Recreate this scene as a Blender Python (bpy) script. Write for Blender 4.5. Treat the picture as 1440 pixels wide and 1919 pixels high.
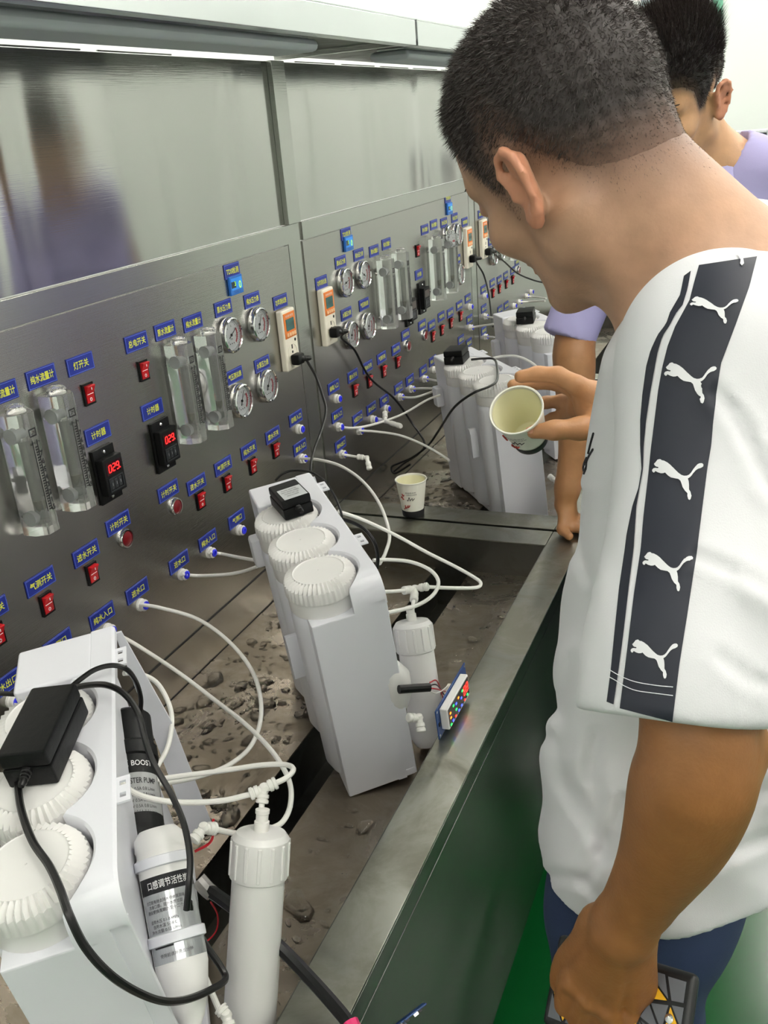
import bpy, bmesh, math, random
import numpy as np
from mathutils import Vector, Matrix
from mathutils.bvhtree import BVHTree

for _o in list(bpy.data.objects):
    bpy.data.objects.remove(_o)
random.seed(7)
scene = bpy.context.scene
COL = scene.collection
PI = math.pi

# ------------------------------------------------------------------ camera
# world: x = 0 is the front of the instrument panel, +x towards the aisle,
# +y along the bench away from the viewer, z = 0 at eye height, floor at -1.65
FLOOR = -1.65
FPX = 1762.04
CR = np.array([[0.92341479, 0.37589783, -0.07749801],
               [0.07697023, -0.37919148, -0.92211139],
               [-0.37600625, 0.84552626, -0.37908396]])   # rows: right, down, forward
CAM = np.array([1.0, 0.0, 0.0])
cam_data = bpy.data.cameras.new('camera')
cam_data.sensor_fit = 'VERTICAL'
cam_data.sensor_height = 24.0
cam_data.lens = FPX / 1919.0 * 24.0
cam_data.clip_start = 0.02
cam = bpy.data.objects.new('camera', cam_data)
COL.objects.link(cam)
m = Matrix.Identity(4)
for i in range(3):
    m[i][0] = CR[0][i]; m[i][1] = -CR[1][i]; m[i][2] = -CR[2][i]; m[i][3] = CAM[i]
cam.matrix_world = m
scene.camera = cam

# ------------------------------------------------------------------ view and world
vs = scene.view_settings
vs.view_transform = 'Standard'
vs.look = 'None'
vs.exposure = 0.0
vs.gamma = 1.0
vs.use_curve_mapping = False
world = bpy.data.worlds.new('world')
scene.world = world
world.use_nodes = True
world.node_tree.nodes['Background'].inputs[0].default_value = (0.80, 0.88, 0.90, 1)
world.node_tree.nodes['Background'].inputs[1].default_value = 0.25

LAMP_POWER = 41.0      # emission of the ceiling tubes
LAMP_COLOR = (1.0, 0.98, 0.95, 1)


# ------------------------------------------------------------------ helpers
def ray(px, py):
    v = np.array([(px - 720.0) / FPX, (py - 959.5) / FPX, 1.0])
    return CR.T @ v


def at(px, py, d):
    """world point seen at a photo pixel, d metres along the viewing axis"""
    return CAM + ray(px, py) * d


def on_x(px, py, X):
    r = ray(px, py); t = (X - CAM[0]) / r[0]
    return CAM + r * t


def on_z(px, py, Z):
    r = ray(px, py); t = Z / r[2]
    return CAM + r * t


def depth(P):
    return float((np.array(P) - CAM) @ CR[2])


def srgb(h):
    if isinstance(h, str):
        h = [int(h[i:i + 2], 16) / 255 for i in (0, 2, 4)]
    return tuple(c / 12.92 if c <= 0.04045 else ((c + 0.055) / 1.055) ** 2.4 for c in h)


MATS = {}


def mat(name, col='808080', rough=0.5, metal=0.0, trans=0.0, ior=1.45, emit=None, estr=0.0,
        noise=None, bump=None, coat=0.0, sub=0.0, alpha=1.0, spec=None, aniso=0.0):
    """noise=(scale, amount of darkening), bump=(scale, strength, stretch)"""
    if name in MATS:
        return MATS[name]
    M = bpy.data.materials.new(name)
    M.use_nodes = True
    nt = M.node_tree
    b = nt.nodes['Principled BSDF']
    c = srgb(col)
    b.inputs['Base Color'].default_value = (*c, 1)
    b.inputs['Roughness'].default_value = rough
    b.inputs['Metallic'].default_value = metal
    b.inputs['Transmission Weight'].default_value = trans
    b.inputs['IOR'].default_value = ior
    b.inputs['Coat Weight'].default_value = coat
    b.inputs['Alpha'].default_value = alpha
    b.inputs['Anisotropic'].default_value = aniso
    if spec is not None:
        b.inputs['Specular IOR Level'].default_value = spec
    if sub:
        b.inputs['Subsurface Weight'].default_value = sub
        b.inputs['Subsurface Radius'].default_value = (0.012, 0.005, 0.003)
        b.inputs['Subsurface Scale'].default_value = 0.6
    if emit:
        b.inputs['Emission Color'].default_value = (*srgb(emit), 1)
        b.inputs['Emission Strength'].default_value = estr
    tc = None
    if noise or bump:
        tc = nt.nodes.new('ShaderNodeTexCoord')
    if noise:
        n = nt.nodes.new('ShaderNodeTexNoise')
        n.inputs['Scale'].default_value = noise[0]
        n.inputs['Detail'].default_value = 6
        nt.links.new(tc.outputs['Object'], n.inputs['Vector'])
        r = nt.nodes.new('ShaderNodeMix'); r.data_type = 'RGBA'
        r.inputs['A'].default_value = (*[x * (1 - noise[1]) for x in c], 1)
        r.inputs['B'].default_value = (*[min(1, x * (1 + noise[1])) for x in c], 1)
        mr = nt.nodes.new('ShaderNodeMapRange')
        mr.inputs[1].default_value = 0.35; mr.inputs[2].default_value = 0.65
        nt.links.new(n.outputs['Fac'], mr.inputs[0])
        nt.links.new(mr.outputs[0], r.inputs['Factor'])
        nt.links.new(r.outputs['Result'], b.inputs['Base Color'])
    if bump:
        n = nt.nodes.new('ShaderNodeTexNoise')
        n.inputs['Scale'].default_value = bump[0]
        n.inputs['Detail'].default_value = 3
        src = tc.outputs['Object']
        if len(bump) > 2:
            mp = nt.nodes.new('ShaderNodeMapping')
            mp.inputs['Scale'].default_value = bump[2]
            nt.links.new(src, mp.inputs['Vector']); src = mp.outputs[0]
        nt.links.new(src, n.inputs['Vector'])
        bp = nt.nodes.new('ShaderNodeBump')
        bp.inputs['Strength'].default_value = bump[1]
        bp.inputs['Distance'].default_value = 0.01
        nt.links.new(n.outputs['Fac'], bp.inputs['Height'])
        nt.links.new(bp.outputs[0], b.inputs['Normal'])
    MATS[name] = M
    return M


def steel(name, col, rough, wave=0.0, wave_scale=(1, 1, 1), stain=0.0, streak=0.0, rvar=0.0):
    """brushed stainless sheet: fine brushing in the roughness, soft oil canning in the normal, water stains"""
    if name in MATS:
        return MATS[name]
    M = bpy.data.materials.new(name); M.use_nodes = True
    nt = M.node_tree; N = nt.nodes; Lk = nt.links
    b = N['Principled BSDF']
    b.inputs['Metallic'].default_value = 1.0
    c = srgb(col)
    tc = N.new('ShaderNodeTexCoord')
    b.inputs['Base Color'].default_value = (*c, 1)
    b.inputs['Roughness'].default_value = rough
    if stain:
        n = N.new('ShaderNodeTexNoise'); n.inputs['Scale'].default_value = 9; n.inputs['Detail'].default_value = 8
        n.inputs['Roughness'].default_value = 0.65; n.inputs['Distortion'].default_value = 0.6
        Lk.new(tc.outputs['Object'], n.inputs['Vector'])
        mr = N.new('ShaderNodeMapRange'); mr.inputs[1].default_value = 0.42; mr.inputs[2].default_value = 0.60
        Lk.new(n.outputs['Fac'], mr.inputs[0])
        mx = N.new('ShaderNodeMix'); mx.data_type = 'RGBA'
        mx.inputs['A'].default_value = (*c, 1)
        mx.inputs['B'].default_value = (c[0] * (1 - stain), c[1] * (1 - stain * 1.1), c[2] * (1 - stain * 1.35), 1)
        Lk.new(mr.outputs[0], mx.inputs['Factor'])
        Lk.new(mx.outputs['Result'], b.inputs['Base Color'])
        mr2 = N.new('ShaderNodeMapRange'); mr2.inputs[3].default_value = rough; mr2.inputs[4].default_value = rough + rvar
        Lk.new(mr.outputs[0], mr2.inputs[0])
        Lk.new(mr2.outputs[0], b.inputs['Roughness'])
    last = None
    if wave:
        mp = N.new('ShaderNodeMapping'); mp.inputs['Scale'].default_value = wave_scale
        Lk.new(tc.outputs['Object'], mp.inputs['Vector'])
        n = N.new('ShaderNodeTexNoise'); n.inputs['Scale'].default_value = 1.0; n.inputs['Detail'].default_value = 1.5
        n.inputs['Distortion'].default_value = 0.4
        Lk.new(mp.outputs[0], n.inputs['Vector'])
        bp = N.new('ShaderNodeBump'); bp.inputs['Strength'].default_value = 1.0; bp.inputs['Distance'].default_value = wave
        Lk.new(n.outputs['Fac'], bp.inputs['Height'])
        last = bp
    if streak:
        mp = N.new('ShaderNodeMapping'); mp.inputs['Scale'].default_value = (40, 12, 900)
        Lk.new(tc.outputs['Object'], mp.inputs['Vector'])
        n = N.new('ShaderNodeTexNoise'); n.inputs['Scale'].default_value = 1.0; n.inputs['Detail'].default_value = 2
        Lk.new(mp.outputs[0], n.inputs['Vector'])
        bp2 = N.new('ShaderNodeBump'); bp2.inputs['Strength'].default_value = streak; bp2.inputs['Distance'].default_value = 0.0004
        Lk.new(n.outputs['Fac'], bp2.inputs['Height'])
        if last:
            Lk.new(last.outputs[0], bp2.inputs['Normal'])
        last = bp2
    if last:
        Lk.new(last.outputs[0], b.inputs['Normal'])
    MATS[name] = M
    return M


def mk_mesh(name, V, F, smooth=True, angle=35):
    me = bpy.data.meshes.new(name)
    me.from_pydata([tuple(map(float, v)) for v in V], [], [tuple(map(int, f)) for f in F])
    me.validate()
    if smooth:
        me.polygons.foreach_set('use_smooth', [True] * len(me.polygons))
        if angle:
            me.set_sharp_from_angle(angle=math.radians(angle))
    me.update()
    return me


class MB:
    """collects shapes into one mesh"""
    def __init__(self):
        self.V = []; self.F = []; self.wn = False

    def add(self, V, F, M=None):
        o = len(self.V)
        if M is not None:
            V = [M @ Vector(v) for v in V]
        self.V += [tuple(v) for v in V]
        self.F += [tuple(i + o for i in f) for f in F]
        return self

    def box(self, x0, x1, y0, y1, z0, z1, M=None):
        V = [(x, y, z) for x in (x0, x1) for y in (y0, y1) for z in (z0, z1)]
        F = [(0, 1, 3, 2), (4, 6, 7, 5), (0, 4, 5, 1), (2, 3, 7, 6), (0, 2, 6, 4), (1, 5, 7, 3)]
        return self.add(V, F, M)

    def rbox(self, x0, x1, y0, y1, z0, z1, r=0.003, seg=2, M=None):
        self.wn = True
        bm = bmesh.new()
        bmesh.ops.create_cube(bm, size=1)
        for v in bm.verts:
            v.co = Vector((x0 + (v.co.x + .5) * (x1 - x0), y0 + (v.co.y + .5) * (y1 - y0), z0 + (v.co.z + .5) * (z1 - z0)))
        bmesh.ops.bevel(bm, geom=list(bm.edges), offset=r, segments=seg, profile=0.5, affect='EDGES', clamp_overlap=True)
        bm.verts.index_update()
        V = [v.co.copy() for v in bm.verts]; F = [[v.index for v in f.verts] for f in bm.faces]
        bm.free()
        return self.add(V, F, M)

    def lathe(self, prof, n=24, M=None, axis='z', wave=None, caps=True):
        """prof: list of (r, h).  wave(angle, i) multiplies the radius"""
        V = []; F = []
        k = len(prof)
        for j in range(n):
            a = 2 * PI * j / n
            for i, (r, h) in enumerate(prof):
                rr = r * (wave(a, i) if wave else 1)
                V.append((rr * math.cos(a), rr * math.sin(a), h))
        for j in range(n):
            for i in range(k - 1):
                a = j * k + i; b = ((j + 1) % n) * k + i
                F.append((a, b, b + 1, a + 1))
        if caps and prof[0][0] > 1e-6:
            F.append(tuple(j * k for j in range(n - 1, -1, -1)))
        if caps and prof[-1][0] > 1e-6:
            F.append(tuple(j * k + k - 1 for j in range(n)))
        if axis == 'x':
            V = [(z, x, y) for x, y, z in V]
        elif axis == 'y':
            V = [(y, z, x) for x, y, z in V]
        return self.add(V, F, M)

    def cyl(self, a, b, r0, r1=None, n=16):
        r1 = r0 if r1 is None else r1
        a = Vector(a); b = Vector(b); d = b - a
        q = d.to_track_quat('Z', 'Y').to_matrix().to_4x4()
        return self.lathe([(r0, 0), (r1, d.length)], n, Matrix.Translation(a) @ q)

    def rod(self, a, b, prof, n=16):
        """lathe of (r, t) along a->b, t in 0..1"""
        a = Vector(a); b = Vector(b); d = b - a
        q = d.to_track_quat('Z', 'Y').to_matrix().to_4x4()
        return self.lathe([(r, t * d.length) for r, t in prof], n, Matrix.Translation(a) @ q)

    def prism(self, poly, z0, z1, M=None):
        n = len(poly)
        V = [(x, y, z0) for x, y in poly] + [(x, y, z1) for x, y in poly]
        F = [tuple(range(n - 1, -1, -1)), tuple(range(n, 2 * n))]
        for i in range(n):
            j = (i + 1) % n
            F.append((i, j, n + j, n + i))
        return self.add(V, F, M)

    def tube(self, pts, r, n=8, closed=False, cap=True):
        """sweep a circle along points; r a number or a list"""
        P = [Vector(p) for p in pts]
        k = len(P)
        R = r if isinstance(r, (list, tuple, np.ndarray)) else [r] * k
        T = []
        for i in range(k):
            a = P[max(i - 1, 0)]; b = P[min(i + 1, k - 1)]
            t = (b - a)
            T.append(t.normalized() if t.length > 1e-9 else Vector((0, 0, 1)))
        up = Vector((0, 0, 1)) if abs(T[0].z) < 0.9 else Vector((1, 0, 0))
        X = (up - T[0] * up.dot(T[0])).normalized()
        V = []; F = []
        for i in range(k):
            X = (X - T[i] * X.dot(T[i]))
            X = X.normalized() if X.length > 1e-6 else T[i].orthogonal().normalized()
            Y = T[i].cross(X)
            for j in range(n):
                a = 2 * PI * j / n
                V.append(P[i] + (X * math.cos(a) + Y * math.sin(a)) * R[i])
        for i in range(k - 1):
            for j in range(n):
                j2 = (j + 1) % n
                F.append((i * n + j, i * n + j2, (i + 1) * n + j2, (i + 1) * n + j))
        if cap:
            F.append(tuple(range(n - 1, -1, -1)))
            F.append(tuple((k - 1) * n + j for j in range(n)))
        return self.add(V, F)

    def mesh(self, name='mesh', smooth=True, angle=35):
        me = mk_mesh(name, self.V, self.F, smooth, angle)
        if self.wn:
            me['flat_faces'] = 1
        return me


def catmull(pts, k=8):
    P = [np.array(p, float) for p in pts]
    P = [2 * P[0] - P[1]] + P + [2 * P[-1] - P[-2]]
    out = []
    for i in range(1, len(P) - 2):
        for s in range(k):
            t = s / k
            a, b, c, d = P[i - 1], P[i], P[i + 1], P[i + 2]
            out.append(0.5 * (2 * b + (c - a) * t + (2 * a - 5 * b + 4 * c - d) * t * t + (3 * b - a - 3 * c + d) * t ** 3))
    out.append(P[-2])
    return out


def tag(o, label=None, cat=None, group=None, kind=None):
    if label: o['label'] = label
    if cat: o['category'] = cat
    if group: o['group'] = group
    if kind: o['kind'] = kind
    return o


def empty(name, M=None, label=None, cat=None, group=None):
    o = bpy.data.objects.new(name, None)
    o.empty_display_size = 0.05
    COL.objects.link(o)
    if M is not None:
        o.matrix_world = M
    return tag(o, label, cat, group)


def obj(name, me, material=None, parent=None, label=None, cat=None, group=None, kind=None):
    if isinstance(me, MB):
        me = me.mesh(name)
    o = bpy.data.objects.new(name, me)
    if material is not None and (not me.materials):
        me.materials.append(material)
    COL.objects.link(o)
    if me.get('flat_faces'):
        wn = o.modifiers.new('weighted normals', 'WEIGHTED_NORMAL'); wn.keep_sharp = True; wn.weight = 80
    if parent is not None:
        o.parent = parent
    return tag(o, label, cat, group, kind)


def part(name, me, material, parent, label=None):
    return obj(name, me, material, parent, label)


MESHCACHE = {}


def cached(key, fn):
    if key not in MESHCACHE:
        me = fn()
        MESHCACHE[key] = me.mesh(key if isinstance(key, str) else str(key[0])) if isinstance(me, MB) else me
    return MESHCACHE[key]


_TXT = {}


def text_mesh(s, size=1.0, bold=0.0, align='CENTER', extrude=0.0):
    """flat lettering in the default font, centred on the origin, as a mesh"""
    key = (s, round(size, 5), bold, align, extrude)
    if key in _TXT:
        return _TXT[key]
    cu = bpy.data.curves.new('lettering', 'FONT')
    cu.body = s; cu.size = size; cu.align_x = align; cu.align_y = 'CENTER'
    cu.offset = bold; cu.resolution_u = 3; cu.extrude = extrude
    o = bpy.data.objects.new('tmp', cu); COL.objects.link(o)
    dg = bpy.context.evaluated_depsgraph_get()
    me = bpy.data.meshes.new_from_object(o.evaluated_get(dg))
    me.name = 'lettering'
    bpy.data.objects.remove(o); bpy.data.curves.remove(cu)
    _TXT[key] = me
    return me


def text_fit(s, w, h, bold=0.0):
    """lettering scaled to fit a w x h box; returns a mesh"""
    key = ('fit', s, w, h, bold)
    if key in _TXT:
        return _TXT[key]
    me = text_mesh(s, 1.0, bold).copy()
    xs = [v.co.x for v in me.vertices]; ys = [v.co.y for v in me.vertices]
    if xs:
        sx = w / (max(xs) - min(xs)); sy = h / (max(ys) - min(ys))
        cx = (max(xs) + min(xs)) / 2; cy = (max(ys) + min(ys)) / 2
        for v in me.vertices:
            v.co.x = (v.co.x - cx) * sx; v.co.y = (v.co.y - cy) * sy
    me.update()
    _TXT[key] = me
    return me


def joined(meshes):
    """list of (mesh, Matrix) -> MB"""
    mb = MB()
    for me, M in meshes:
        mb.add([v.co for v in me.vertices], [p.vertices for p in me.polygons], M)
    return mb


# materials shared by many things
PANEL_STEEL = steel('panel steel', 'adaba7', 0.27, wave=0.004, wave_scale=(1, 2.2, 1.8), streak=0.5)
BACK_STEEL = steel('backsplash steel', 'b9b9b5', 0.14, wave=0.022, wave_scale=(1, 3.6, 0.8), streak=0.15)
TRIM_STEEL = steel('trim steel', 'b2b3ae', 0.24, wave=0.001, wave_scale=(2, 3, 2), streak=0.4)
RIM_STEEL = steel('rim steel', '8f9088', 0.30, wave=0.002, wave_scale=(5, 5, 5), stain=0.22, rvar=0.18)
TRAY_STEEL = steel('wet tray steel', '9d9488', 0.24, wave=0.006, wave_scale=(5, 5, 5), stain=0.22, rvar=0.20)
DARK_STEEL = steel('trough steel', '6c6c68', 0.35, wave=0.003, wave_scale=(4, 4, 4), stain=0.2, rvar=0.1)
DOOR_STEEL = steel('door steel', '686c67', 0.22, wave=0.012, wave_scale=(2, 1.5, 3), streak=0.2)
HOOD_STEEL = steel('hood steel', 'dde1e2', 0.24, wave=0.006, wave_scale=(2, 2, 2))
WHITE_PL = mat('white plastic', 'e6e7ee', 0.32, bump=(60, 0.02))
WHITE_PL2 = mat('white housing plastic', 'e9e8e6', 0.28)
TUBE_WHITE = mat('white hose', 'ecebe6', 0.35, sub=0.0)
FIT_WHITE = mat('white fitting plastic', 'e8e7e2', 0.35)
BLUE_CLIP = mat('blue collet plastic', '2f35d8', 0.4)
BLACK_PL = mat('black plastic', '0a0b0c', 0.45, bump=(90, 0.05), spec=0.28)
BLACK_CAB = mat('black cable rubber', '0e0e0f', 0.38)
CHROME = mat('chrome', 'd9dadb', 0.12, metal=1.0)
LABEL_BLUE = mat('label blue', '14257d', 0.45)
LABEL_EDGE = mat('label pale border', '6f84d6', 0.5)
LABEL_YEL = mat('label yellow print', 'd9dc3c', 0.5)
RED_SW = mat('red rocker plastic', 'b0121b', 0.30)
RED_BTN = mat('dark red button lens', '6a0b14', 0.28)
ACRYL = mat('clear acrylic', 'fafbfa', 0.04, trans=0.93, ior=1.34)
PRINT = mat('black print', '15151a', 0.6)
WHITE_PRINT = mat('white print', 'e8e8e8', 0.6)

# ------------------------------------------------------------------ room
X_L, X_R, Y_N, Y_F, Z_C = -0.75, 3.6, -3.2, 6.6, 1.25
FLOOR_M = mat('green epoxy floor', '0c4a21', 0.18, noise=(3, 0.10), spec=0.6)
WALL_M = mat('pale wall panel', 'f0f4f1', 0.55, noise=(1.5, 0.02))
CEIL_M = mat('ceiling panel', 'f0f2f0', 0.7)


def struct(name, mb, m, label=None):
    o = obj(name, mb, m)
    o['kind'] = 'structure'
    if label: o['label'] = label
    return o


struct('floor', MB().box(X_L, X_R, Y_N, Y_F, FLOOR - 0.1, FLOOR), FLOOR_M, 'glossy green epoxy floor of the workshop')
struct('ceiling', MB().box(X_L, X_R, Y_N, Y_F, Z_C, Z_C + 0.1), CEIL_M, 'white panel ceiling above the workshop')
struct('wall_left', MB().box(X_L - 0.1, X_L, Y_N, Y_F, FLOOR, Z_C), WALL_M, 'pale wall behind the steel test benches')
struct('wall_right', MB().box(X_R, X_R + 0.1, Y_N, Y_F, FLOOR, Z_C), WALL_M, 'pale wall across the aisle from the benches')
struct('wall_back', MB().box(X_L, X_R, Y_F, Y_F + 0.1, FLOOR, Z_C), WALL_M, 'pale grey wall at the far end of the aisle')
struct('wall_front', MB().box(X_L, X_R, Y_N - 0.1, Y_N, FLOOR, Z_C), WALL_M, 'pale wall behind the viewer')

# glazed opening with a white frame and a green jamb in the far wall
wf = empty('window_1', Matrix.Translation((0.03, Y_F, 0.62)))
wf['kind'] = 'structure'; wf['label'] = 'narrow glazed panel with white frame in the far wall'
FRAME_W = mat('white painted frame', 'eef0ee', 0.4)
fr = MB()
for x0, x1 in ((-0.02, 0.03), (0.39, 0.44)):
    fr.box(x0, x1, -0.04, 0.0, -0.35, 0.95)
fr.box(0.03, 0.39, -0.04, 0.0, 0.90, 0.95); fr.box(0.03, 0.39, -0.04, 0.0, -0.35, -0.30)
part('window_frame', fr, FRAME_W, wf)
part('pane', MB().box(0.03, 0.39, -0.02, -0.015, -0.30, 0.90), mat('window pane', 'c5d8dc', 0.05, spec=0.6), wf)
part('green_jamb', MB().box(0.44, 0.50, -0.03, 0.0, -0.35, 0.95), mat('green jamb paint', '6fae93', 0.5), wf)

# ceiling tube lamps: what lights the room
LAMP_E = mat('lamp tube light', 'ffffff', 0.5, emit='fffaf2', estr=LAMP_POWER)


def ceiling_lamp(x, y, where):
    t = empty('ceiling_lamp', Matrix.Translation((x, y, Z_C)), 'white double tube ceiling lamp ' + where, 'lamp',
              'ceiling lamps over the aisle')
    part('housing', cached('lamp_housing', lambda: MB().rbox(-0.11, 0.11, -0.62, 0.62, -0.05, 0.0, 0.006)), FRAME_W, t)
    for s in (-1, 1):
        o = part('tube', cached('lamp_tube', lambda: MB().lathe([(0.001, -0.6), (0.016, -0.598), (0.016, 0.598), (0.001, 0.6)], 12, axis='y')), LAMP_E, t)
        o.location = (0.055 * s, 0, -0.068)


for x, y, w in ((1.35, -1.2, 'behind the viewer'), (1.35, 0.75, 'above the man in white'), (1.35, 2.7, 'beyond the man in lilac'),
                (1.35, 4.6, 'near the far wall'), (2.15, -0.2, 'near the right wall, closer one'), (2.15, 1.7, 'near the right wall, middle one'),
                (2.15, 3.6, 'near the right wall, farther one'), (0.05, -1.6, 'near the left wall behind the viewer'), (0.0, 2.9, 'added over the bench hoods to brighten the wall'),  # the hood lamp is added to brighten the wall behind the benches
                (0.3, 5.4, 'added in the far left corner to brighten the walls'), (2.15, 5.5, 'added in the far right corner to brighten the walls')):  # both corner lamps are added to lift the far wall
    ceiling_lamp(x, y, w)

# ------------------------------------------------------------------ test benches
RIM_Z = -0.872
TRAY_Z = -0.955
TROUGH_Z = -1.05
XF = 0.63
GREY_MESH = mat('dark gap paint', '1c1d1c', 0.7)  # dark colour of the sheet joints and the rack slots


def bench(y0, y1, label, post=True):
    t = empty('test_bench', Matrix.Translation((0, 0, 0)), label, 'test bench', 'stainless steel test benches in a row')
    g = 0.006
    y0 += g; y1 -= g
    ya, yb = y0 + 0.075, y1 - 0.075
    rim = MB()
    rim.rbox(0.56, XF, y0, y1, RIM_Z - 0.004, RIM_Z, 0.0012)
    rim.rbox(0.0005, 0.559, y0, ya, RIM_Z - 0.004, RIM_Z, 0.0012)
    rim.rbox(0.0005, 0.559, yb, y1, RIM_Z - 0.004, RIM_Z, 0.0012)
    part('rim', rim, RIM_STEEL, t, 'flat steel rim around the sunken tray')
    fs = MB().rbox(XF - 0.004, XF, y0, y1, RIM_Z - 0.036, RIM_Z - 0.0045, 0.001)
    fs.box(XF - 0.03, XF - 0.005, y0, y1, RIM_Z - 0.042, RIM_Z - 0.036)
    part('fascia', fs, DOOR_STEEL, t)
    tray = MB()
    tray.box(0.0, 0.30, ya, yb, TRAY_Z - 0.003, TRAY_Z)
    tray.box(0.385, 0.56, ya, yb, TRAY_Z - 0.003, TRAY_Z)
    part('tray', tray, TRAY_STEEL, t, 'wet steel tray floor with water stains')
    part('tray_back_wall', MB().box(0.0005, 0.003, ya, yb, TRAY_Z, RIM_Z - 0.001), PANEL_STEEL, t)
    part('tray_joint', MB().box(0.003, 0.0045, ya, yb, TRAY_Z, TRAY_Z + 0.0012), GREY_MESH, t)
    tw = MB()
    tw.box(0.557, 0.56, ya, yb, TRAY_Z, RIM_Z - 0.004)
    tw.box(0.0, 0.557, ya - 0.003, ya, TRAY_Z, RIM_Z - 0.004)
    tw.box(0.003, 0.557, yb, yb + 0.003, TRAY_Z, RIM_Z - 0.004)
    part('tray_wall', tw, DARK_STEEL, t)
    tr = MB()
    tr.box(0.297, 0.30, ya, yb, TROUGH_Z, TRAY_Z - 0.003); tr.box(0.385, 0.388, ya, yb, TROUGH_Z, TRAY_Z - 0.003)
    tr.box(0.297, 0.388, ya, yb, TROUGH_Z - 0.003, TROUGH_Z)
    tr.box(0.30, 0.385, ya - 0.003, ya, TROUGH_Z, TRAY_Z); tr.box(0.30, 0.385, yb, yb + 0.003, TROUGH_Z, TRAY_Z)
    part('drain_trough', tr, DARK_STEEL, t, 'dark drain channel along the tray')
    pe = y1 - 0.056
    part('instrument_panel', MB().rbox(-0.012, 0.0, y0, pe - 0.001, TRAY_Z, -0.223, 0.0008), PANEL_STEEL, t, 'brushed steel instrument panel')
    part('panel_joint', MB().box(0.0, 0.0012, y0, pe, RIM_Z - 0.001, RIM_Z + 0.001), GREY_MESH, t)
    part('rail', MB().rbox(-0.012, 0.003, y0, pe - 0.001, -0.221, -0.182, 0.001), TRIM_STEEL, t)
    # backsplash built as a gently dented sheet
    ny, nz = 60, 16
    V = []; F = []
    for i in range(ny + 1):
        for j in range(nz + 1):
            V.append((-0.004, y0 + (pe - 0.001 - y0) * i / ny, -0.180 + 0.318 * j / nz))
    for i in range(ny):
        for j in range(nz):
            a = i * (nz + 1) + j
            F.append((a, a + nz + 1, a + nz + 2, a + 1))
    sh = MB().add(V, F)
    sh.box(-0.012, -0.006, y0, pe - 0.001, -0.180, 0.138)
    part('backsplash', sh, BACK_STEEL, t, 'dented mirror-like steel backsplash sheet')
    if post:
        po = MB().rbox(-0.012, 0.008, pe, y1, -0.181, 0.139, 0.0015)
        po.rbox(-0.012, 0.001, pe, y1, TRAY_Z, -0.182, 0.0012)
        part('post', po, TRIM_STEEL, t, 'upright steel post between two bays')
    # hood
    hd = MB()
    hd.rbox(-0.02, 0.30, y0, y1, 0.183, 0.187, 0.001)
    hd.rbox(0.296, 0.30, y0, y1, 0.139, 0.183, 0.001)
    hd.box(0.275, 0.296, y0, y1, 0.139, 0.142)
    part('hood', hd, HOOD_STEEL, t, 'bright folded steel hood over the panel')
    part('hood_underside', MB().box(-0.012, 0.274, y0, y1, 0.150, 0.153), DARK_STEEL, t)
    part('hood_rib', MB().box(-0.004, 0.296, y1 - 0.02, y1, 0.141, 0.150), TRIM_STEEL, t)
    hl = MB()
    for k in range(5):
        hl.box(-0.001, 0.002, y0 + 0.05 + k * 0.24, y0 + 0.05 + k * 0.24 + 0.2, 0.1385, 0.1405)
    part('hood_flange', hl, TRIM_STEEL, t)
    # cabinet below
    cb = MB()
    for yy in (y0 + 0.01, y1 - 0.03):
        for xx in (0.02, 0.58):
            cb.rbox(xx, xx + 0.03, yy, yy + 0.02, FLOOR, RIM_Z - 0.1, 0.002)
    cb.box(0.005, 0.60, y0 + 0.005, y0 + 0.008, -1.44, TROUGH_Z - 0.02)
    cb.box(0.005, 0.60, y1 - 0.008, y1 - 0.005, -1.44, TROUGH_Z - 0.02)
    cb.box(0.005, 0.60, y0 + 0.008, y1 - 0.008, -1.45, -1.44)
    cb.box(0.005, 0.010, y0 + 0.01, y1 - 0.01, -1.44, TROUGH_Z - 0.02)
    part('cabinet_frame', cb, DARK_STEEL, t)
    dz0, dz1 = -1.455, RIM_Z - 0.041
    door = part('door', MB().rbox(XF - 0.012, XF - 0.001, y0 + 0.008, y1 - 0.008, dz0, dz1, 0.0015), DOOR_STEEL, t, 'polished steel flap door reflecting the green floor')
    for hy in (y0 + 0.12, y1 - 0.22):
        h = MB().rbox(XF - 0.001, XF + 0.002, hy, hy + 0.075, dz1 - 0.012, dz1 + 0.012, 0.0008)
        for k in range(4):
            h.lathe([(0.001, 0.002), (0.003, 0.0025), (0.003, 0.0035), (0.001, 0.0045)], 8, Matrix.Translation((XF - 0.001, hy + 0.010 + k * 0.018, dz1 - 0.006)), axis='x')
        h.cyl((XF + 0.003, hy, dz1), (XF + 0.003, hy + 0.075, dz1), 0.0025, n=8)
        part('hinge', h, CHROME, door)
    hy = y0 + 0.62
    h = MB().rbox(XF + 0.008, XF + 0.014, hy, hy + 0.09, dz0 + 0.025, dz0 + 0.035, 0.002)
    h.cyl((XF - 0.001, hy + 0.02, dz0 + 0.03), (XF + 0.009, hy + 0.02, dz0 + 0.03), 0.003, n=8)
    h.cyl((XF - 0.001, hy + 0.07, dz0 + 0.03), (XF + 0.009, hy + 0.07, dz0 + 0.03), 0.003, n=8)
    part('handle', h, CHROME, door)
    return t


BAYS = [(0.30, 1.922), (1.922, 3.215), (3.215, 4.52)]
bench(BAYS[0][0], BAYS[0][1], 'near stainless test bench bay holding the two closest filter units')
bench(BAYS[1][0], BAYS[1][1], 'middle stainless test bench bay with the paper cup on its rim')
bench(BAYS[2][0], BAYS[2][1], 'farthest stainless test bench bay behind the men')

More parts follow.
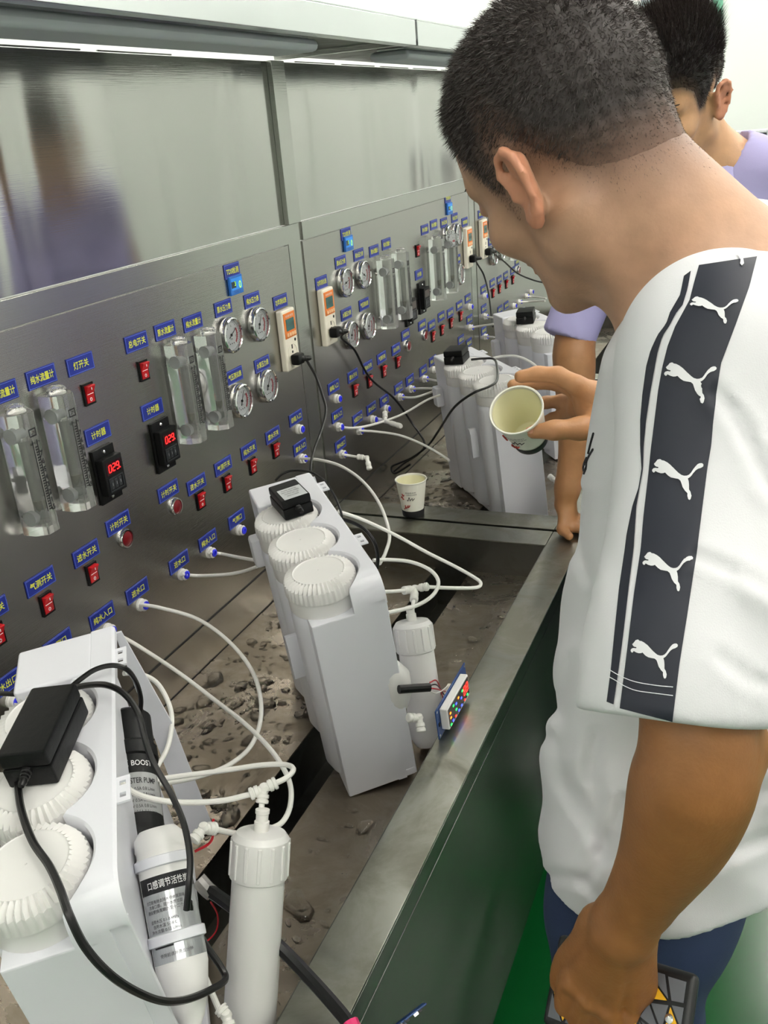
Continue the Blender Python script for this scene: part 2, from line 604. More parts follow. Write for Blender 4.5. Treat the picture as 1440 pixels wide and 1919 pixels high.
BATTEN = mat('frosted batten plastic', 'cfd6dc', 0.45)
for (ya, yb), w in (((0.72, 1.605), 'under the near hood'), ((2.03, 2.92), 'under the second hood')):
    t = empty('batten_lamp', Matrix.Translation((0.195, (ya + yb) / 2, 0.150)), 'unlit frosted batten lamp ' + w, 'lamp', 'batten lamps under the hoods')
    hl_ = (yb - ya) / 2
    part('diffuser', MB().rbox(-0.045, 0.045, -hl_, hl_, -0.026, -0.006, 0.010, 3), BATTEN, t)
    part('base', MB().rbox(-0.030, 0.030, -hl_ + 0.01, hl_ - 0.01, -0.006, -0.0003, 0.001), HOOD_STEEL, t)

# dark oval thing lying on top of the hood
HP = Vector(at(857, 61, 2.42))
t = empty('hand_grip', Matrix.Translation(HP), 'small dark oval grip lying on top of the hood', 'grip')
part('body', MB().lathe([(0.0001, -0.030), (0.007, -0.026), (0.010, -0.010), (0.010, 0.012), (0.007, 0.026), (0.0001, 0.030)], 16, axis='y'), mat('dark green rubber', '1d2a24', 0.4), t)
part('cord', MB().tube(catmull([(0, 0.029, 0), (-0.01, 0.045, -0.004), (-0.03, 0.055, -0.006)], 4), 0.0025, 6), mat('dark green rubber', '1d2a24', 0.4), t)

# ------------------------------------------------------------------ things on the instrument panels
def PM(y, z, x=0.0):
    return Matrix(((0, 0, 1, x), (1, 0, 0, y), (0, 1, 0, z), (0, 0, 0, 1)))


def pyz(px, py):
    p = on_x(px, py, 0.0)
    return p[1], p[2]


EN = {'原水流量计': 'raw water flow', '纯水流量计': 'pure water flow', '灯开关': 'lamp switch', '计时器': 'timer', '计时开关': 'timer switch',
      '进水开关': 'inlet switch', '气测开关': 'air test switch', '纯水开关': 'pure water switch', '废水开关': 'waste water switch', '总电开关': 'main power',
      '进水口': 'water inlet', '纯水入口': 'pure water inlet', '气测口': 'air test port', '纯水出口': 'pure water outlet', '废水出口': 'waste water outlet',
      '废水入口': 'waste water inlet', '自吸入口': 'suction inlet', '水泵压力入口': 'pump pressure inlet', 'TDS检测': 'TDS test', '功率测试表': 'power test',
      '原水压力表': 'raw water pressure', '纯水压力表': 'pure water pressure', '气压测试表': 'air pressure', '水泵压力表': 'pump pressure'}
ST = {'A': 'at the left edge of the view', 'B': 'left of the near steel post', 'C': 'right of the near steel post',
      'D': 'left of the far steel post', 'E': 'beyond the far steel post'}


def label_plate(st, px, py, txt, w=0.062, h=0.028, extra=''):
    y, z = pyz(px, py)
    t = empty('label_plate', PM(y, z), 'blue label plate for %s (%s) %s%s' % (EN[txt], txt, ST[st], extra), 'label', 'blue label plates on the panels')
    part('plate', cached(('label_plate', w, h), lambda: MB().rbox(-w / 2, w / 2, -h / 2, h / 2, 0.0, 0.0016, 0.0006, 1)), LABEL_BLUE, t)

    def bord():
        mb = MB(); e = 0.0016; b = 0.0005
        for x0, x1, y0, y1 in ((-w / 2 + e, w / 2 - e, h / 2 - e - b, h / 2 - e), (-w / 2 + e, w / 2 - e, -h / 2 + e, -h / 2 + e + b),
                               (-w / 2 + e, -w / 2 + e + b, -h / 2 + e + b, h / 2 - e - b), (w / 2 - e - b, w / 2 - e, -h / 2 + e + b, h / 2 - e - b)):
            mb.box(x0, x1, y0, y1, 0.0017, 0.0019)
        return mb
    part('border', cached(('label_border', w, h), bord), LABEL_EDGE, t)
    tw = min(w * 0.80, 0.0118 * (sum(1 if ord(c) > 255 else 0.62 for c in txt)))
    o = part('lettering', text_fit(txt, tw, 0.0125, 0.012), LABEL_YEL, t)
    o.location = (0, 0, 0.0021)
    return t


def rocker(st, px, py, under, lit=True):
    y, z = pyz(px, py)
    t = empty('rocker_switch', PM(y, z), 'red rocker switch under the %s label %s' % (EN[under], ST[st]), 'switch', 'red rocker switches')

    def bez():
        mb = MB()
        for x0, x1, y0, y1 in ((-0.0125, -0.0095, -0.0175, 0.0175), (0.0095, 0.0125, -0.0175, 0.0175), (-0.0095, 0.0095, 0.0145, 0.0175), (-0.0095, 0.0095, -0.0175, -0.0145)):
            mb.box(x0, x1, y0, y1, 0.0003, 0.003)
        mb.box(-0.0095, 0.0095, -0.0145, 0.0145, 0.0003, 0.001)
        return mb
    part('bezel', cached('rocker_bezel', bez), BLACK_PL, t)

    def rk():
        poly = [(-0.0140, 0.0012), (0.0140, 0.0012), (0.0140, 0.0095), (0.0125, 0.0100), (0.0005, 0.0045), (-0.0125, 0.0042), (-0.0140, 0.0036)]
        M = Matrix(((0, 0, 1, 0), (1, 0, 0, 0), (0, 1, 0, 0), (0, 0, 0, 1)))
        return MB().prism(poly, -0.009, 0.009, M)
    part('rocker', cached('rocker_key', rk), RED_SW, t)

    def mk():
        mb = MB()
        mb.box(-0.0006, 0.0006, 0.0070, 0.0110, 0.0088, 0.0098)
        for k in range(8):
            a = k * PI / 4
            mb.box(-0.0006, 0.0006, -0.0011, 0.0011, 0, 0.0004, Matrix.Translation((0.0020 * math.cos(a), -0.0085 + 0.0022 * math.sin(a), 0.0043)) @ Matrix.Rotation(a, 4, 'Z'))
        mb.box(-0.007, 0.007, -0.0002, 0.0006, 0.0045, 0.0052)
        return mb
    part('marking', cached('rocker_mark', mk), WHITE_PRINT, t)
    return t


def push_button(st, px, py):
    y, z = pyz(px, py)
    t = empty('push_button', PM(y, z), 'round dark red push button in chrome ring %s' % ST[st], 'button', 'round push buttons')
    part('ring', cached('button_ring', lambda: MB().lathe([(0.0168, 0.0003), (0.0168, 0.0045), (0.0155, 0.0065), (0.0135, 0.0065), (0.0130, 0.004), (0.0130, 0.0003)], 28)), CHROME, t)
    part('lens', cached('button_lens', lambda: MB().lathe([(0.0128, 0.0005), (0.0128, 0.0045), (0.009, 0.0066), (0.0001, 0.0074)], 28)), RED_BTN, t)
    return t


RED_LED = mat('red led segments', 'ff2020', 0.5, emit='ff1c1c', estr=3.2)
LED_WIN = mat('dark led window', '2a0508', 0.15)
SEG = {'0': 'abcdef', '1': 'bc', '2': 'abged', '9': 'abfgcd', '8': 'abcdefg', '3': 'abgcd', '6': 'afgecd', '7': 'abc', '5': 'afgcd', '4': 'fgbc'}


def seg_digits(s, w=0.0062, h=0.0115, gap=0.0096, th=0.0015, skew=0.10):
    mb = MB()
    x = -(sum(1 for c in s if c != '.') - 1) * gap / 2
    for c in s:
        if c == '.':
            mb.box(x - gap + w / 2 + 0.0012, x - gap + w / 2 + 0.003, -h / 2, -h / 2 + 0.0018, 0, 0.0004); continue
        for k in SEG[c]:
            a = {'a': (0, h / 2, 1), 'g': (0, 0, 1), 'd': (0, -h / 2, 1), 'f': (-w / 2, h / 4, 0), 'b': (w / 2, h / 4, 0), 'e': (-w / 2, -h / 4, 0), 'c': (w / 2, -h / 4, 0)}[k]
            cx, cy, hz = a
            lx, ly = (w / 2 - th * 0.4, th / 2) if hz else (th / 2, h / 4 - th * 0.3)
            V = []
            for zz in (0, 0.0004):
                for sx, sy in ((-1, -1), (1, -1), (1, 1), (-1, 1)):
                    yy = cy + sy * ly
                    V.append((x + cx + sx * lx + skew * yy, yy, zz))
            mb.add(V, [(3, 2, 1, 0), (4, 5, 6, 7), (0, 1, 5, 4), (1, 2, 6, 5), (2, 3, 7, 6), (3, 0, 4, 7)])
        x += gap
    return mb


def timer(st, px, py, where, on=True):
    y, z = pyz(px, py)
    t = empty('digital_timer', PM(y, z), 'black digital timer %s' % where, 'timer', 'black panel timers')
    part('flange', cached('timer_flange', lambda: MB().rbox(-0.0265, 0.0265, -0.046, 0.046, 0.0003, 0.005, 0.0012)), BLACK_PL, t)
    part('case', cached('timer_case', lambda: MB().rbox(-0.0245, 0.0245, -0.031, 0.031, 0.005, 0.019, 0.002)), BLACK_PL, t)

    def screws():
        mb = MB()
        return mb.lathe([(0.0034, 0.0050), (0.0034, 0.0064), (0.002, 0.0076), (0.0001, 0.0078)], 12)
    for s in (-1, 1):
        o = part('screw', cached('timer_screws', screws), CHROME, t); o.location = (0, 0.038 * s, 0)
    part('display_window', cached('timer_window', lambda: MB().box(-0.0185, 0.0185, 0.003, 0.0235, 0.0188, 0.0194)), LED_WIN, t)
    if on:
        o = part('digits', cached('timer_digits', lambda: seg_digits('029.')), RED_LED, t); o.location = (0, 0.0132, 0.0196)

    def thumb():
        mb = MB()
        for x0, x1, y0, y1 in ((-0.018, 0.018, -0.004, -0.002), (-0.018, 0.018, -0.0255, -0.0235), (-0.018, -0.016, -0.0235, -0.004), (0.016, 0.018, -0.0235, -0.004)):
            mb.box(x0, x1, y0, y1, 0.0185, 0.0205)
        for k in (-1, 0, 1):
            mb.rbox(-0.0040 + k * 0.010, 0.0040 + k * 0.010, -0.0215, -0.006, 0.0185, 0.0197, 0.0008, 1)
        return mb
    part('thumbwheel', cached('timer_thumb', thumb), mat('dark grey plastic', '24272b', 0.35), t)

    def tick():
        mb = MB()
        for k in (-1, 0, 1):
            mb.add(*_flat(text_fit('1', 0.0012, 0.005)), Matrix.Translation((k * 0.010, -0.0135, 0.0201)))
        return mb
    part('thumbwheel_print', cached('timer_tick', tick), mat('grey print', '8a8d90', 0.6), t)
    return t


def _flat(me):
    return [v.co.copy() for v in me.vertices], [tuple(p.vertices) for p in me.polygons]


DIAL = mat('gauge dial white', 'e4e6e8', 0.5)
RED_ARC = mat('gauge red arc', 'b3122b', 0.5)
GLASS = None


def clear_glass():
    M = bpy.data.materials.new('gauge glass'); M.use_nodes = True
    nt = M.node_tree
    for n in list(nt.nodes):
        if n.type == 'BSDF_PRINCIPLED': nt.nodes.remove(n)
    tr = nt.nodes.new('ShaderNodeBsdfTransparent'); gl = nt.nodes.new('ShaderNodeBsdfGlossy'); gl.inputs['Roughness'].default_value = 0.05
    fr = nt.nodes.new('ShaderNodeFresnel'); fr.inputs[0].default_value = 1.4
    mx = nt.nodes.new('ShaderNodeMixShader')
    nt.links.new(fr.outputs[0], mx.inputs[0]); nt.links.new(tr.outputs[0], mx.inputs[1]); nt.links.new(gl.outputs[0], mx.inputs[2])
    nt.links.new(mx.outputs[0], nt.nodes['Material Output'].inputs[0])
    return M


GLASS = clear_glass()


def gauge(st, px, py, under, ang):
    y, z = pyz(px, py)
    t = empty('pressure_gauge', PM(y, z), 'round chrome gauge under the %s label %s' % (EN[under], ST[st]), 'gauge', 'chrome pressure gauges')
    part('bezel', cached('gauge_bezel', lambda: MB().lathe([(0.0335, 0.0004), (0.0352, 0.003), (0.0352, 0.010), (0.0340, 0.014), (0.0315, 0.0155), (0.0298, 0.0135), (0.0295, 0.008), (0.0295, 0.0004)], 40)), CHROME, t)
    part('dial', cached('gauge_dial', lambda: MB().lathe([(0.0290, 0.001), (0.0290, 0.0075), (0.0001, 0.0075)], 40)), DIAL, t)

    def arc():
        mb = MB(); V = []; F = []
        for k in range(13):
            a = math.radians(-48 + 78 * k / 12)
            for r in (0.0195, 0.0235):
                V.append((r * math.cos(a), r * math.sin(a), 0.0080))
        for k in range(12):
            F.append((2 * k, 2 * k + 1, 2 * k + 3, 2 * k + 2))
        return mb.add(V, F)
    part('red_arc', cached('gauge_arc', arc), RED_ARC, t)

    def ticks():
        mb = MB()
        for k in range(31):
            a = math.radians(225 - 270 * k / 30)
            big = k % 5 == 0
            M = Matrix.Rotation(a, 4, 'Z')
            mb.box(0.0245 if not big else 0.0230, 0.0265, -0.0003 if not big else -0.0005, 0.0003 if not big else 0.0005, 0.0077, 0.0079, M)
        for k, s in enumerate(('0', '2', '4', '6', '8', '10')):
            a = math.radians(225 - 270 * k / 5.6)
            mb.add(*_flat(text_mesh(s, 0.0065)), Matrix.Translation((0.0175 * math.cos(a), 0.0175 * math.sin(a), 0.0079)))
        mb.add(*_flat(text_mesh('MPa', 0.005)), Matrix.Translation((0, -0.008, 0.0079)))
        for q in (-1, 0, 1):
            mb.lathe([(0.0014, 0.0077), (0.0014, 0.0079)], 8, Matrix.Translation((q * 0.007, -0.0165, 0)))
        return mb
    part('dial_print', cached('gauge_ticks', ticks), PRINT, t)

    def needle():
        mb = MB()
        mb.prism([(-0.010, -0.0009), (-0.010, 0.0009), (0.022, 0.0003), (0.022, -0.0003)], 0.0088, 0.0094)
        mb.lathe([(0.0026, 0.0078), (0.0026, 0.0100), (0.0001, 0.0102)], 12)
        return mb
    o = part('needle', cached('gauge_needle', needle), BLACK_PL, t)
    o.rotation_euler = (0, 0, math.radians(ang))
    part('glass', cached('gauge_glass', lambda: MB().add([(0, 0, 0.0128)] + [(0.0294 * math.cos(2 * PI * k / 40), 0.0294 * math.sin(2 * PI * k / 40), 0.0120) for k in range(40)], [(0, k + 1, (k + 1) % 40 + 1) for k in range(40)])), GLASS, t)
    return t


def flow_meter(st, px, py, where, zero=0.06, dirty=False):
    """clear acrylic rotameter; (px,py) is the middle of its foot on the panel"""
    y, z = pyz(px, py)
    z -= 0.010
    t = empty('flow_meter', PM(y, z), 'tall clear acrylic flow meter %s' % where, 'flow meter', 'clear acrylic flow meters')
    Hh = 0.180

    def body():
        mb = MB()
        poly = [(-0.022, 0.004), (0.022, 0.004), (0.022, 0.026), (0.011, 0.042), (-0.011, 0.042), (-0.022, 0.026)]
        n = len(poly)
        V = [(x, yy, zz) for yy in (0, Hh) for x, zz in poly]
        F = [tuple(range(n)), tuple(range(2 * n - 1, n - 1, -1))]
        for i in range(n):
            j = (i + 1) % n
            F.append((i, n + i, n + j, j))
        return mb.add(V, F)
    part('body', cached('flow_body', body), ACRYL, t)

    def cap():
        mb = MB()
        M = Matrix.Translation((0, Hh, 0.022)) @ Matrix.Rotation(-PI / 2, 4, 'X')
        mb.lathe([(0.0145, 0.0003), (0.0150, 0.002), (0.0150, 0.006), (0.0125, 0.010), (0.006, 0.0125), (0.0001, 0.013)], 12, M)
        return mb
    part('cap', cached('flow_cap', cap), ACRYL, t)
    GREY_FIT = mat('frosted fitting plastic', 'c9cdce', 0.25, trans=0.55)

    def fits():
        mb = MB()
        return mb.lathe([(0.0115, -0.0205), (0.0115, -0.011), (0.0075, -0.0095), (0.0075, 0.006)], 16, axis='x')
    for zz in (0.026, Hh - 0.030):
        o = part('fitting', cached('flow_fits', fits), GREY_FIT, t); o.location = (0, zz, 0.020)

    def bore():
        return MB().lathe([(0.0060, 0.014), (0.0070, Hh - 0.040)], 16, Matrix.Translation((0, 0, 0.024)), axis='y')
    part('bore', cached('flow_bore', bore), mat('flow bore tint', 'b8bcb8', 0.08, trans=0.85, ior=1.2), t)

    def scale():
        mb = MB()
        n = 24
        for k in range(n + 1):
            yy = 0.036 + (Hh - 0.086) * k / n
            mb.box(-0.0010, 0.0035 + (0.003 if k % 5 == 0 else 0.0), yy - 0.0008, yy + 0.0008, 0.0424, 0.0426)
        for k in range(8):
            yy = 0.036 + (Hh - 0.086) * k / 8
            mb.add(*_flat(text_mesh(str(k) if k else '.5', 0.0100, 0.0003)), Matrix.Translation((0.0082, yy, 0.0426)))
        for xx in (-0.004, 0.0045):
            mb.box(xx - 0.0007, xx + 0.0007, 0.034, Hh - 0.040, 0.0424, 0.0426)
        mb.add(*_flat(text_mesh('GPM', 0.005)), Matrix.Translation((-0.0045, Hh - 0.044, 0.0426)))
        mb.add(*_flat(text_mesh('LPM', 0.005)), Matrix.Translation((0.006, Hh - 0.044, 0.0426)))
        # printed box with mark near the top
        for x0, x1, y0, y1 in ((-0.007, 0.007, Hh - 0.0245, Hh - 0.0225), (-0.007, 0.007, Hh - 0.0345, Hh - 0.0325), (-0.007, -0.0055, Hh - 0.0325, Hh - 0.0245), (0.0055, 0.007, Hh - 0.0325, Hh - 0.0245)):
            mb.box(x0, x1, y0, y1, 0.0424, 0.0426)
        mb.add(*_flat(text_fit('LZM', 0.008, 0.005)), Matrix.Translation((0, Hh - 0.0285, 0.0426)))
        return mb
    part('scale_print', cached('flow_scale', scale), PRINT, t)
    o = part('float', cached('flow_float', lambda: MB().lathe([(0.0001, -0.008), (0.0035, -0.004), (0.0055, 0.006), (0.0055, 0.009), (0.0001, 0.009)], 14, axis='y')),
             mat('steel float', 'a5a48a' if dirty else '9fa2a2', 0.25, metal=0.7), t)
    o.location = (0, 0.020 + zero * 0.5, 0.024)

    def scr():
        mb = MB()
        return mb.lathe([(0.0045, 0.0), (0.0045, 0.0038)], 10)
    for zz in (0.030, Hh - 0.034):
        o = part('mount', cached('flow_mounts', scr), CHROME, t); o.location = (-0.0135, zz, 0.0002)
    return t


CREAM = mat('cream plastic', 'e6e0d0', 0.45)
ORANGE = mat('orange faceplate', 'd9772c', 0.45)
LCD = mat('teal lcd', '2f5a58', 0.2)
LCD_GREY = mat('lcd digits', '14201f', 0.4)


def power_meter(st, px, py, txt='0.00'):
    y, z = pyz(px, py)
    t = empty('power_meter', PM(y, z), 'cream plug-in power meter with orange faceplate %s' % ST[st], 'meter', 'plug-in power meters')
    part('body', cached('pm_body', lambda: MB().rbox(-0.030, 0.030, -0.066, 0.066, 0.0004, 0.016, 0.004, 3)), CREAM, t)
    part('faceplate', cached('pm_face', lambda: MB().rbox(-0.0255, 0.0255, 0.005, 0.059, 0.016, 0.0172, 0.0005, 1)), ORANGE, t)
    part('screen', cached('pm_lcd', lambda: MB().box(-0.018, 0.018, 0.021, 0.046, 0.0172, 0.0180)), LCD, t)
    o = part('screen_digits', text_fit('0.00', 0.026, 0.009), LCD_GREY, t); o.location = (0.002, 0.033, 0.0183)
    o = part('title_print', text_fit('POWER METER', 0.034, 0.0045), WHITE_PRINT, t); o.location = (0, 0.052, 0.0176)

    for k in range(4):
        o = part('button', cached('pm_btn', lambda: MB().rbox(0, 0.0087, 0.0085, 0.0165, 0.0172, 0.0195, 0.0008, 1)), mat('pale orange button', 'f0b98a', 0.5), t)
        o.location = (-0.0205 + k * 0.0108, 0, 0)

    def holes():
        mb = MB()
        mb.rbox(-0.0022, 0.0022, -0.020, -0.010, 0.0158, 0.0164, 0.0002, 1)
        mb.lathe([(0.003, 0.0158), (0.003, 0.0164)], 10, Matrix.Translation((0, -0.027, 0)))
        mb.lathe([(0.0035, 0.0158), (0.0035, 0.0166)], 12, Matrix.Translation((0.017, -0.003, 0)))
        return mb
    part('socket_holes', cached('pm_holes', holes), BLACK_PL, t)
    part('socket_ring', cached('pm_ring', lambda: MB().lathe([(0.0215, 0.0158), (0.0215, 0.0170), (0.0200, 0.0170), (0.0200, 0.0158)], 28, Matrix.Translation((0, -0.030, 0)))), CREAM, t)
    return t


def tds(st, px, py, n='3', n2='0'):
    y, z = pyz(px, py)
    t = empty('water_quality_display', PM(y, z), 'small blue lcd water quality display %s' % ST[st], 'display', 'small blue lcd displays')
    part('frame', cached('tds_frame', lambda: MB().rbox(-0.024, 0.024, -0.018, 0.018, 0.0003, 0.006, 0.001, 1)), mat('blue display frame', '1b5fae', 0.35), t)
    part('screen', cached('tds_screen', lambda: MB().box(-0.020, 0.020, -0.008, 0.014, 0.006, 0.0066)), mat('blue lcd glow', '1c74c4', 0.3, emit='2a8ce0', estr=0.25), t)
    part('dark_window', cached('tds_dark', lambda: MB().box(-0.020, -0.004, -0.004, 0.008, 0.0066, 0.0070)), mat('dark lcd window', '23323c', 0.2), t)
    o = part('digits', joined([(text_mesh(n, 0.012), Matrix.Translation((-0.007, 0.003, 0))), (text_mesh(n2, 0.020), Matrix.Translation((0.011, -0.001, 0)))]),
             mat('lime lcd digits', 'b9f23c', 0.5, emit='b0f030', estr=0.8), t); o.location = (0, 0, 0.0072)
    o = part('caption', text_fit('TDS-1', 0.024, 0.004), mat('dark blue print', '0c2c66', 0.5), t); o.location = (-0.002, -0.0125, 0.0062)
    return t


def connector(st, px, py, under, hose=False):
    y, z = pyz(px, py)
    t = empty('push_fit_port', PM(y, z), 'white blue-collared port at the %s label %s' % (EN[under], ST[st]), 'port', 'white push-fit ports')
    part('nut', cached('port_nut', lambda: MB().lathe([(0.0115, 0.0003), (0.0115, 0.0045), (0.0095, 0.005), (0.0095, 0.0085), (0.0104, 0.009), (0.0104, 0.0115), (0.008, 0.0125), (0.0036, 0.0125), (0.0036, 0.007), (0.0001, 0.007)], 12)), FIT_WHITE, t)
    part('collar', cached('port_collar', lambda: MB().lathe([(0.0076, 0.0124), (0.0076, 0.0150), (0.0066, 0.0156), (0.0040, 0.0156), (0.0036, 0.0125)], 16)), BLUE_CLIP, t)
    return Vector((0.02, y, z))


# -- left edge station
T_FLOWS = 'first from the left edge of the view', 'second from the left, beside the left timer', 'third from the left, beside the upper red switch', 'fourth from the left, beside the four near gauges'
label_plate('A', 2, 737, '原水流量计')
label_plate('A', 77, 706, '纯水流量计')
flow_meter('A', 58, 980, T_FLOWS[0], 0.04, True)
flow_meter('A', 129, 936, T_FLOWS[1], 0.05)
label_plate('A', 150, 682, '灯开关')
rocker('A', 165, 738, '灯开关')
label_plate('A', 183, 812, '计时器')
timer('A', 198, 888, 'with red digits 029 nearest the viewer')
label_plate('A', 221, 980, '计时开关')
push_button('A', 234, 1009)
label_plate('A', 161, 1037, '进水开关')
rocker('A', 172, 1074, '进水开关')
label_plate('A', 75, 1090, '气测开关')
rocker('A', 87, 1131, '气测开关')
label_plate('A', -17, 1147, '纯水开关')
rocker('A', -6, 1190, '纯水开关')
label_plate('A', 257, 1107, '进水口')
connector('A', 262, 1133, '进水口')
label_plate('A', 191, 1154, '纯水入口')
connector('A', 200, 1180, '纯水入口')
label_plate('A', 108, 1206, '气测口')
label_plate('A', 8, 1284, '纯水出口', w=0.066)
connector('A', 20, 1312, '纯水出口')
# -- station left of the near post
label_plate('B', 255, 641, '总电开关')
rocker('B', 268, 694, '总电开关')
label_plate('B', 309, 619, '原水流量计')
label_plate('B', 361, 604, '纯水流量计')
flow_meter('B', 345, 815, T_FLOWS[2], 0.05, True)
flow_meter('B', 397, 790, T_FLOWS[3], 0.05)
label_plate('B', 434, 507, 'TDS检测', w=0.058)
tds('B', 439, 534)
label_plate('B', 418, 577, '原水压力表'); gauge('B', 427, 628, '原水压力表', 30)
label_plate('B', 472, 562, '纯水压力表'); gauge('B', 480, 608, '纯水压力表', 62)
label_plate('B', 439, 704, '气压测试表'); gauge('B', 447, 751, '气压测试表', 62)
label_plate('B', 491, 682, '水泵压力表'); gauge('B', 496, 723, '水泵压力表', 55)
label_plate('B', 525, 565, '功率测试表')
power_meter('B', 534, 636)
label_plate('B', 285, 767, '计时器')
timer('B', 303, 834, 'with red digits 029, right one of the two')
label_plate('B', 315, 920, '计时开关')
push_button('B', 328, 949)
label_plate('B', 368, 907, '进水开关'); rocker('B', 375, 937, '进水开关')
label_plate('B', 418, 873, '气测开关'); rocker('B', 425, 905, '气测开关')
label_plate('B', 466, 843, '纯水开关'); rocker('B', 473, 873, '纯水开关')
label_plate('B', 511, 815, '废水开关'); rocker('B', 516, 843, '废水开关')
label_plate('B', 554, 783, '自吸入口'); connector('B', 558, 804, '自吸入口')
label_plate('B', 562, 838, '废水入口'); connector('B', 564, 859, '废水入口')
label_plate('B', 335, 1053, '进水口'); connector('B', 339, 1076, '进水口')
label_plate('B', 389, 1012, '纯水入口'); connector('B', 391, 1035, '纯水入口')
label_plate('B', 443, 972, '气测口'); connector('B', 447, 993, '气测口')
# -- station right of the near post
label_plate('C', 648, 438, 'TDS检测', w=0.058)
tds('C', 651, 456, '5', '0')
label_plate('C', 602, 529, '功率测试表'); power_meter('C', 608, 593)
label_plate('C', 638, 491, '原水压力表'); gauge('C', 643, 530, '原水压力表', 12)
label_plate('C', 672, 477, '纯水压力表'); gauge('C', 677, 515, '纯水压力表', 150)
label_plate('C', 649, 588, '水泵压力表'); gauge('C', 654, 628, '水泵压力表', 60)
label_plate('C', 682, 570, '气压测试表'); gauge('C', 686, 611, '气压测试表', 62)
label_plate('C', 701, 470, '原水流量计'); label_plate('C', 724, 457, '纯水流量计')
flow_meter('C', 718, 607, 'right of the near post, nearer one', 0.05)
flow_meter('C', 745, 590, 'right of the near post, farther one', 0.04)
timer('C', 765, 580, 'half hidden behind the flow meters right of the near post', False)
label_plate('C', 760, 627, '计时开关'); push_button('C', 764, 648)
label_plate('C', 742, 654, '进水开关'); rocker('C', 745, 678, '进水开关')
label_plate('C', 715, 670, '气测开关'); rocker('C', 719, 695, '气测开关')
label_plate('C', 689, 687, '纯水开关'); rocker('C', 692, 714, '纯水开关')
label_plate('C', 661, 704, '废水开关'); rocker('C', 665, 731, '废水开关')
label_plate('C', 625, 725, '自吸入口'); connector('C', 629, 747, '自吸入口')
label_plate('C', 632, 778, '废水入口'); connector('C', 633, 800, '废水入口')
label_plate('C', 670, 784, '水泵压力入口'); connector('C', 671, 807, '水泵压力入口')
label_plate('C', 696, 765, '废水出口'); connector('C', 697, 786, '废水出口')
label_plate('C', 720, 750, '气测口'); connector('C', 722, 766, '气测口')
label_plate('C', 747, 727, '纯水入口'); connector('C', 748, 744, '纯水入口')
label_plate('C', 768, 712, '进水口'); connector('C', 769, 729, '进水口')
label_plate('C', 638, 833, '纯水出口'); connector('C', 639, 851, '纯水出口')
# -- station left of the far post
label_plate('D', 839, 371, 'TDS检测', w=0.058); tds('D', 841, 391, '6', '0')
rocker('D', 782, 470, '总电开关')
label_plate('D', 796, 430, '原水流量计'); label_plate('D', 813, 421, '纯水流量计')
flow_meter('D', 811, 555, 'left of the far post, nearer one', 0.06, True)
flow_meter('D', 836, 542, 'left of the far post, farther one', 0.05)
label_plate('D', 832, 417, '原水压力表'); gauge('D', 836, 444, '原水压力表', 60)
label_plate('D', 852, 408, '纯水压力表'); gauge('D', 854, 440, '纯水压力表', 62)
label_plate('D', 857, 486, '气压测试表'); gauge('D', 858, 514, '气压测试表', 62)
label_plate('D', 871, 416, '功率测试表'); power_meter('D', 873, 464)
label_plate('D', 785, 514, '计时器')
timer('D', 790, 558, 'with dark display in the middle bay', False)
label_plate('D', 791, 609, '计时开关'); push_button('D', 796, 628)
label_plate('D', 809, 609, '进水开关'); rocker('D', 811, 630, '进水开关')
label_plate('D', 827, 593, '气测开关'); rocker('D', 828, 618, '气测开关')
label_plate('D', 844, 586, '纯水开关'); rocker('D', 845, 605, '纯水开关')
label_plate('D', 861, 572, '废水开关'); rocker('D', 863, 592, '废水开关')
label_plate('D', 877, 559, '自吸入口'); connector('D', 879, 575, '自吸入口')
label_plate('D', 880, 598, '废水入口'); connector('D', 880, 614, '废水入口')
label_plate('D', 864, 636, '水泵压力入口'); label_plate('D', 879, 642, '纯水出口')
label_plate('D', 793, 694, '进水口'); connector('D', 794, 710, '进水口')
label_plate('D', 811, 676, '纯水入口'); connector('D', 812, 693, '纯水入口')
# -- station beyond the far post
label_plate('E', 901, 401, '功率测试表'); power_meter('E', 902, 448)
gauge('E', 920, 413, '原水压力表', 60)
label_plate('E', 920, 452, '水泵压力表'); gauge('E', 922, 479, '水泵压力表', 60)
label_plate('E', 935, 445, '气压测试表'); gauge('E', 936, 470, '气压测试表', 62)
flow_meter('E', 958, 482, 'beyond the far post, beside his chin', 0.05)
label_plate('E', 923, 530, '废水开关'); rocker('E', 924, 549, '废水开关')
label_plate('E', 936, 524, '纯水开关'); rocker('E', 936, 541, '纯水开关')
label_plate('E', 948, 516, '气测开关'); rocker('E', 949, 532, '气测开关')
label_plate('E', 961, 507, '进水开关'); rocker('E', 961, 524, '进水开关')
label_plate('E', 969, 491, '计时开关'); push_button('E', 972, 506)
label_plate('E', 906, 542, '自吸入口'); connector('E', 907, 555, '自吸入口')
label_plate('E', 907, 578, '废水入口'); connector('E', 908, 593, '废水入口')
label_plate('E', 907, 619, '纯水出口'); connector('E', 908, 631, '纯水出口')
label_plate('E', 937, 580, '水泵压力入口'); label_plate('E', 949, 572, '废水出口')
connector('E', 962, 573, '废水出口'); connector('E', 972, 566, '气测口'); connector('E', 985, 555, '纯水入口')
connector('E', 994, 547, '进水口')

# ------------------------------------------------------------------ water filter units
UL, UW, UH, UH1, UVS = 0.404, 0.110, 0.368, 0.320, 0.080
UC = (0.136, 0.240, 0.344); UVC = 0.032


def rodr(k, th):
    return Matrix.Rotation(th, 3, Vector(k))


def unit_matrix(yaw, t1, t2, x, y, z):
    c, s = math.cos(yaw), math.sin(yaw)
    u = Vector((s, -c, 0)); v = Vector((c, s, 0)); w = Vector((0, 0, 1))
    R3 = rodr(u, t1) @ rodr(v, t2) @ Matrix((u, v, w)).transposed()
    M = R3.to_4x4(); M.translation = Vector((x, y, z))
    return M


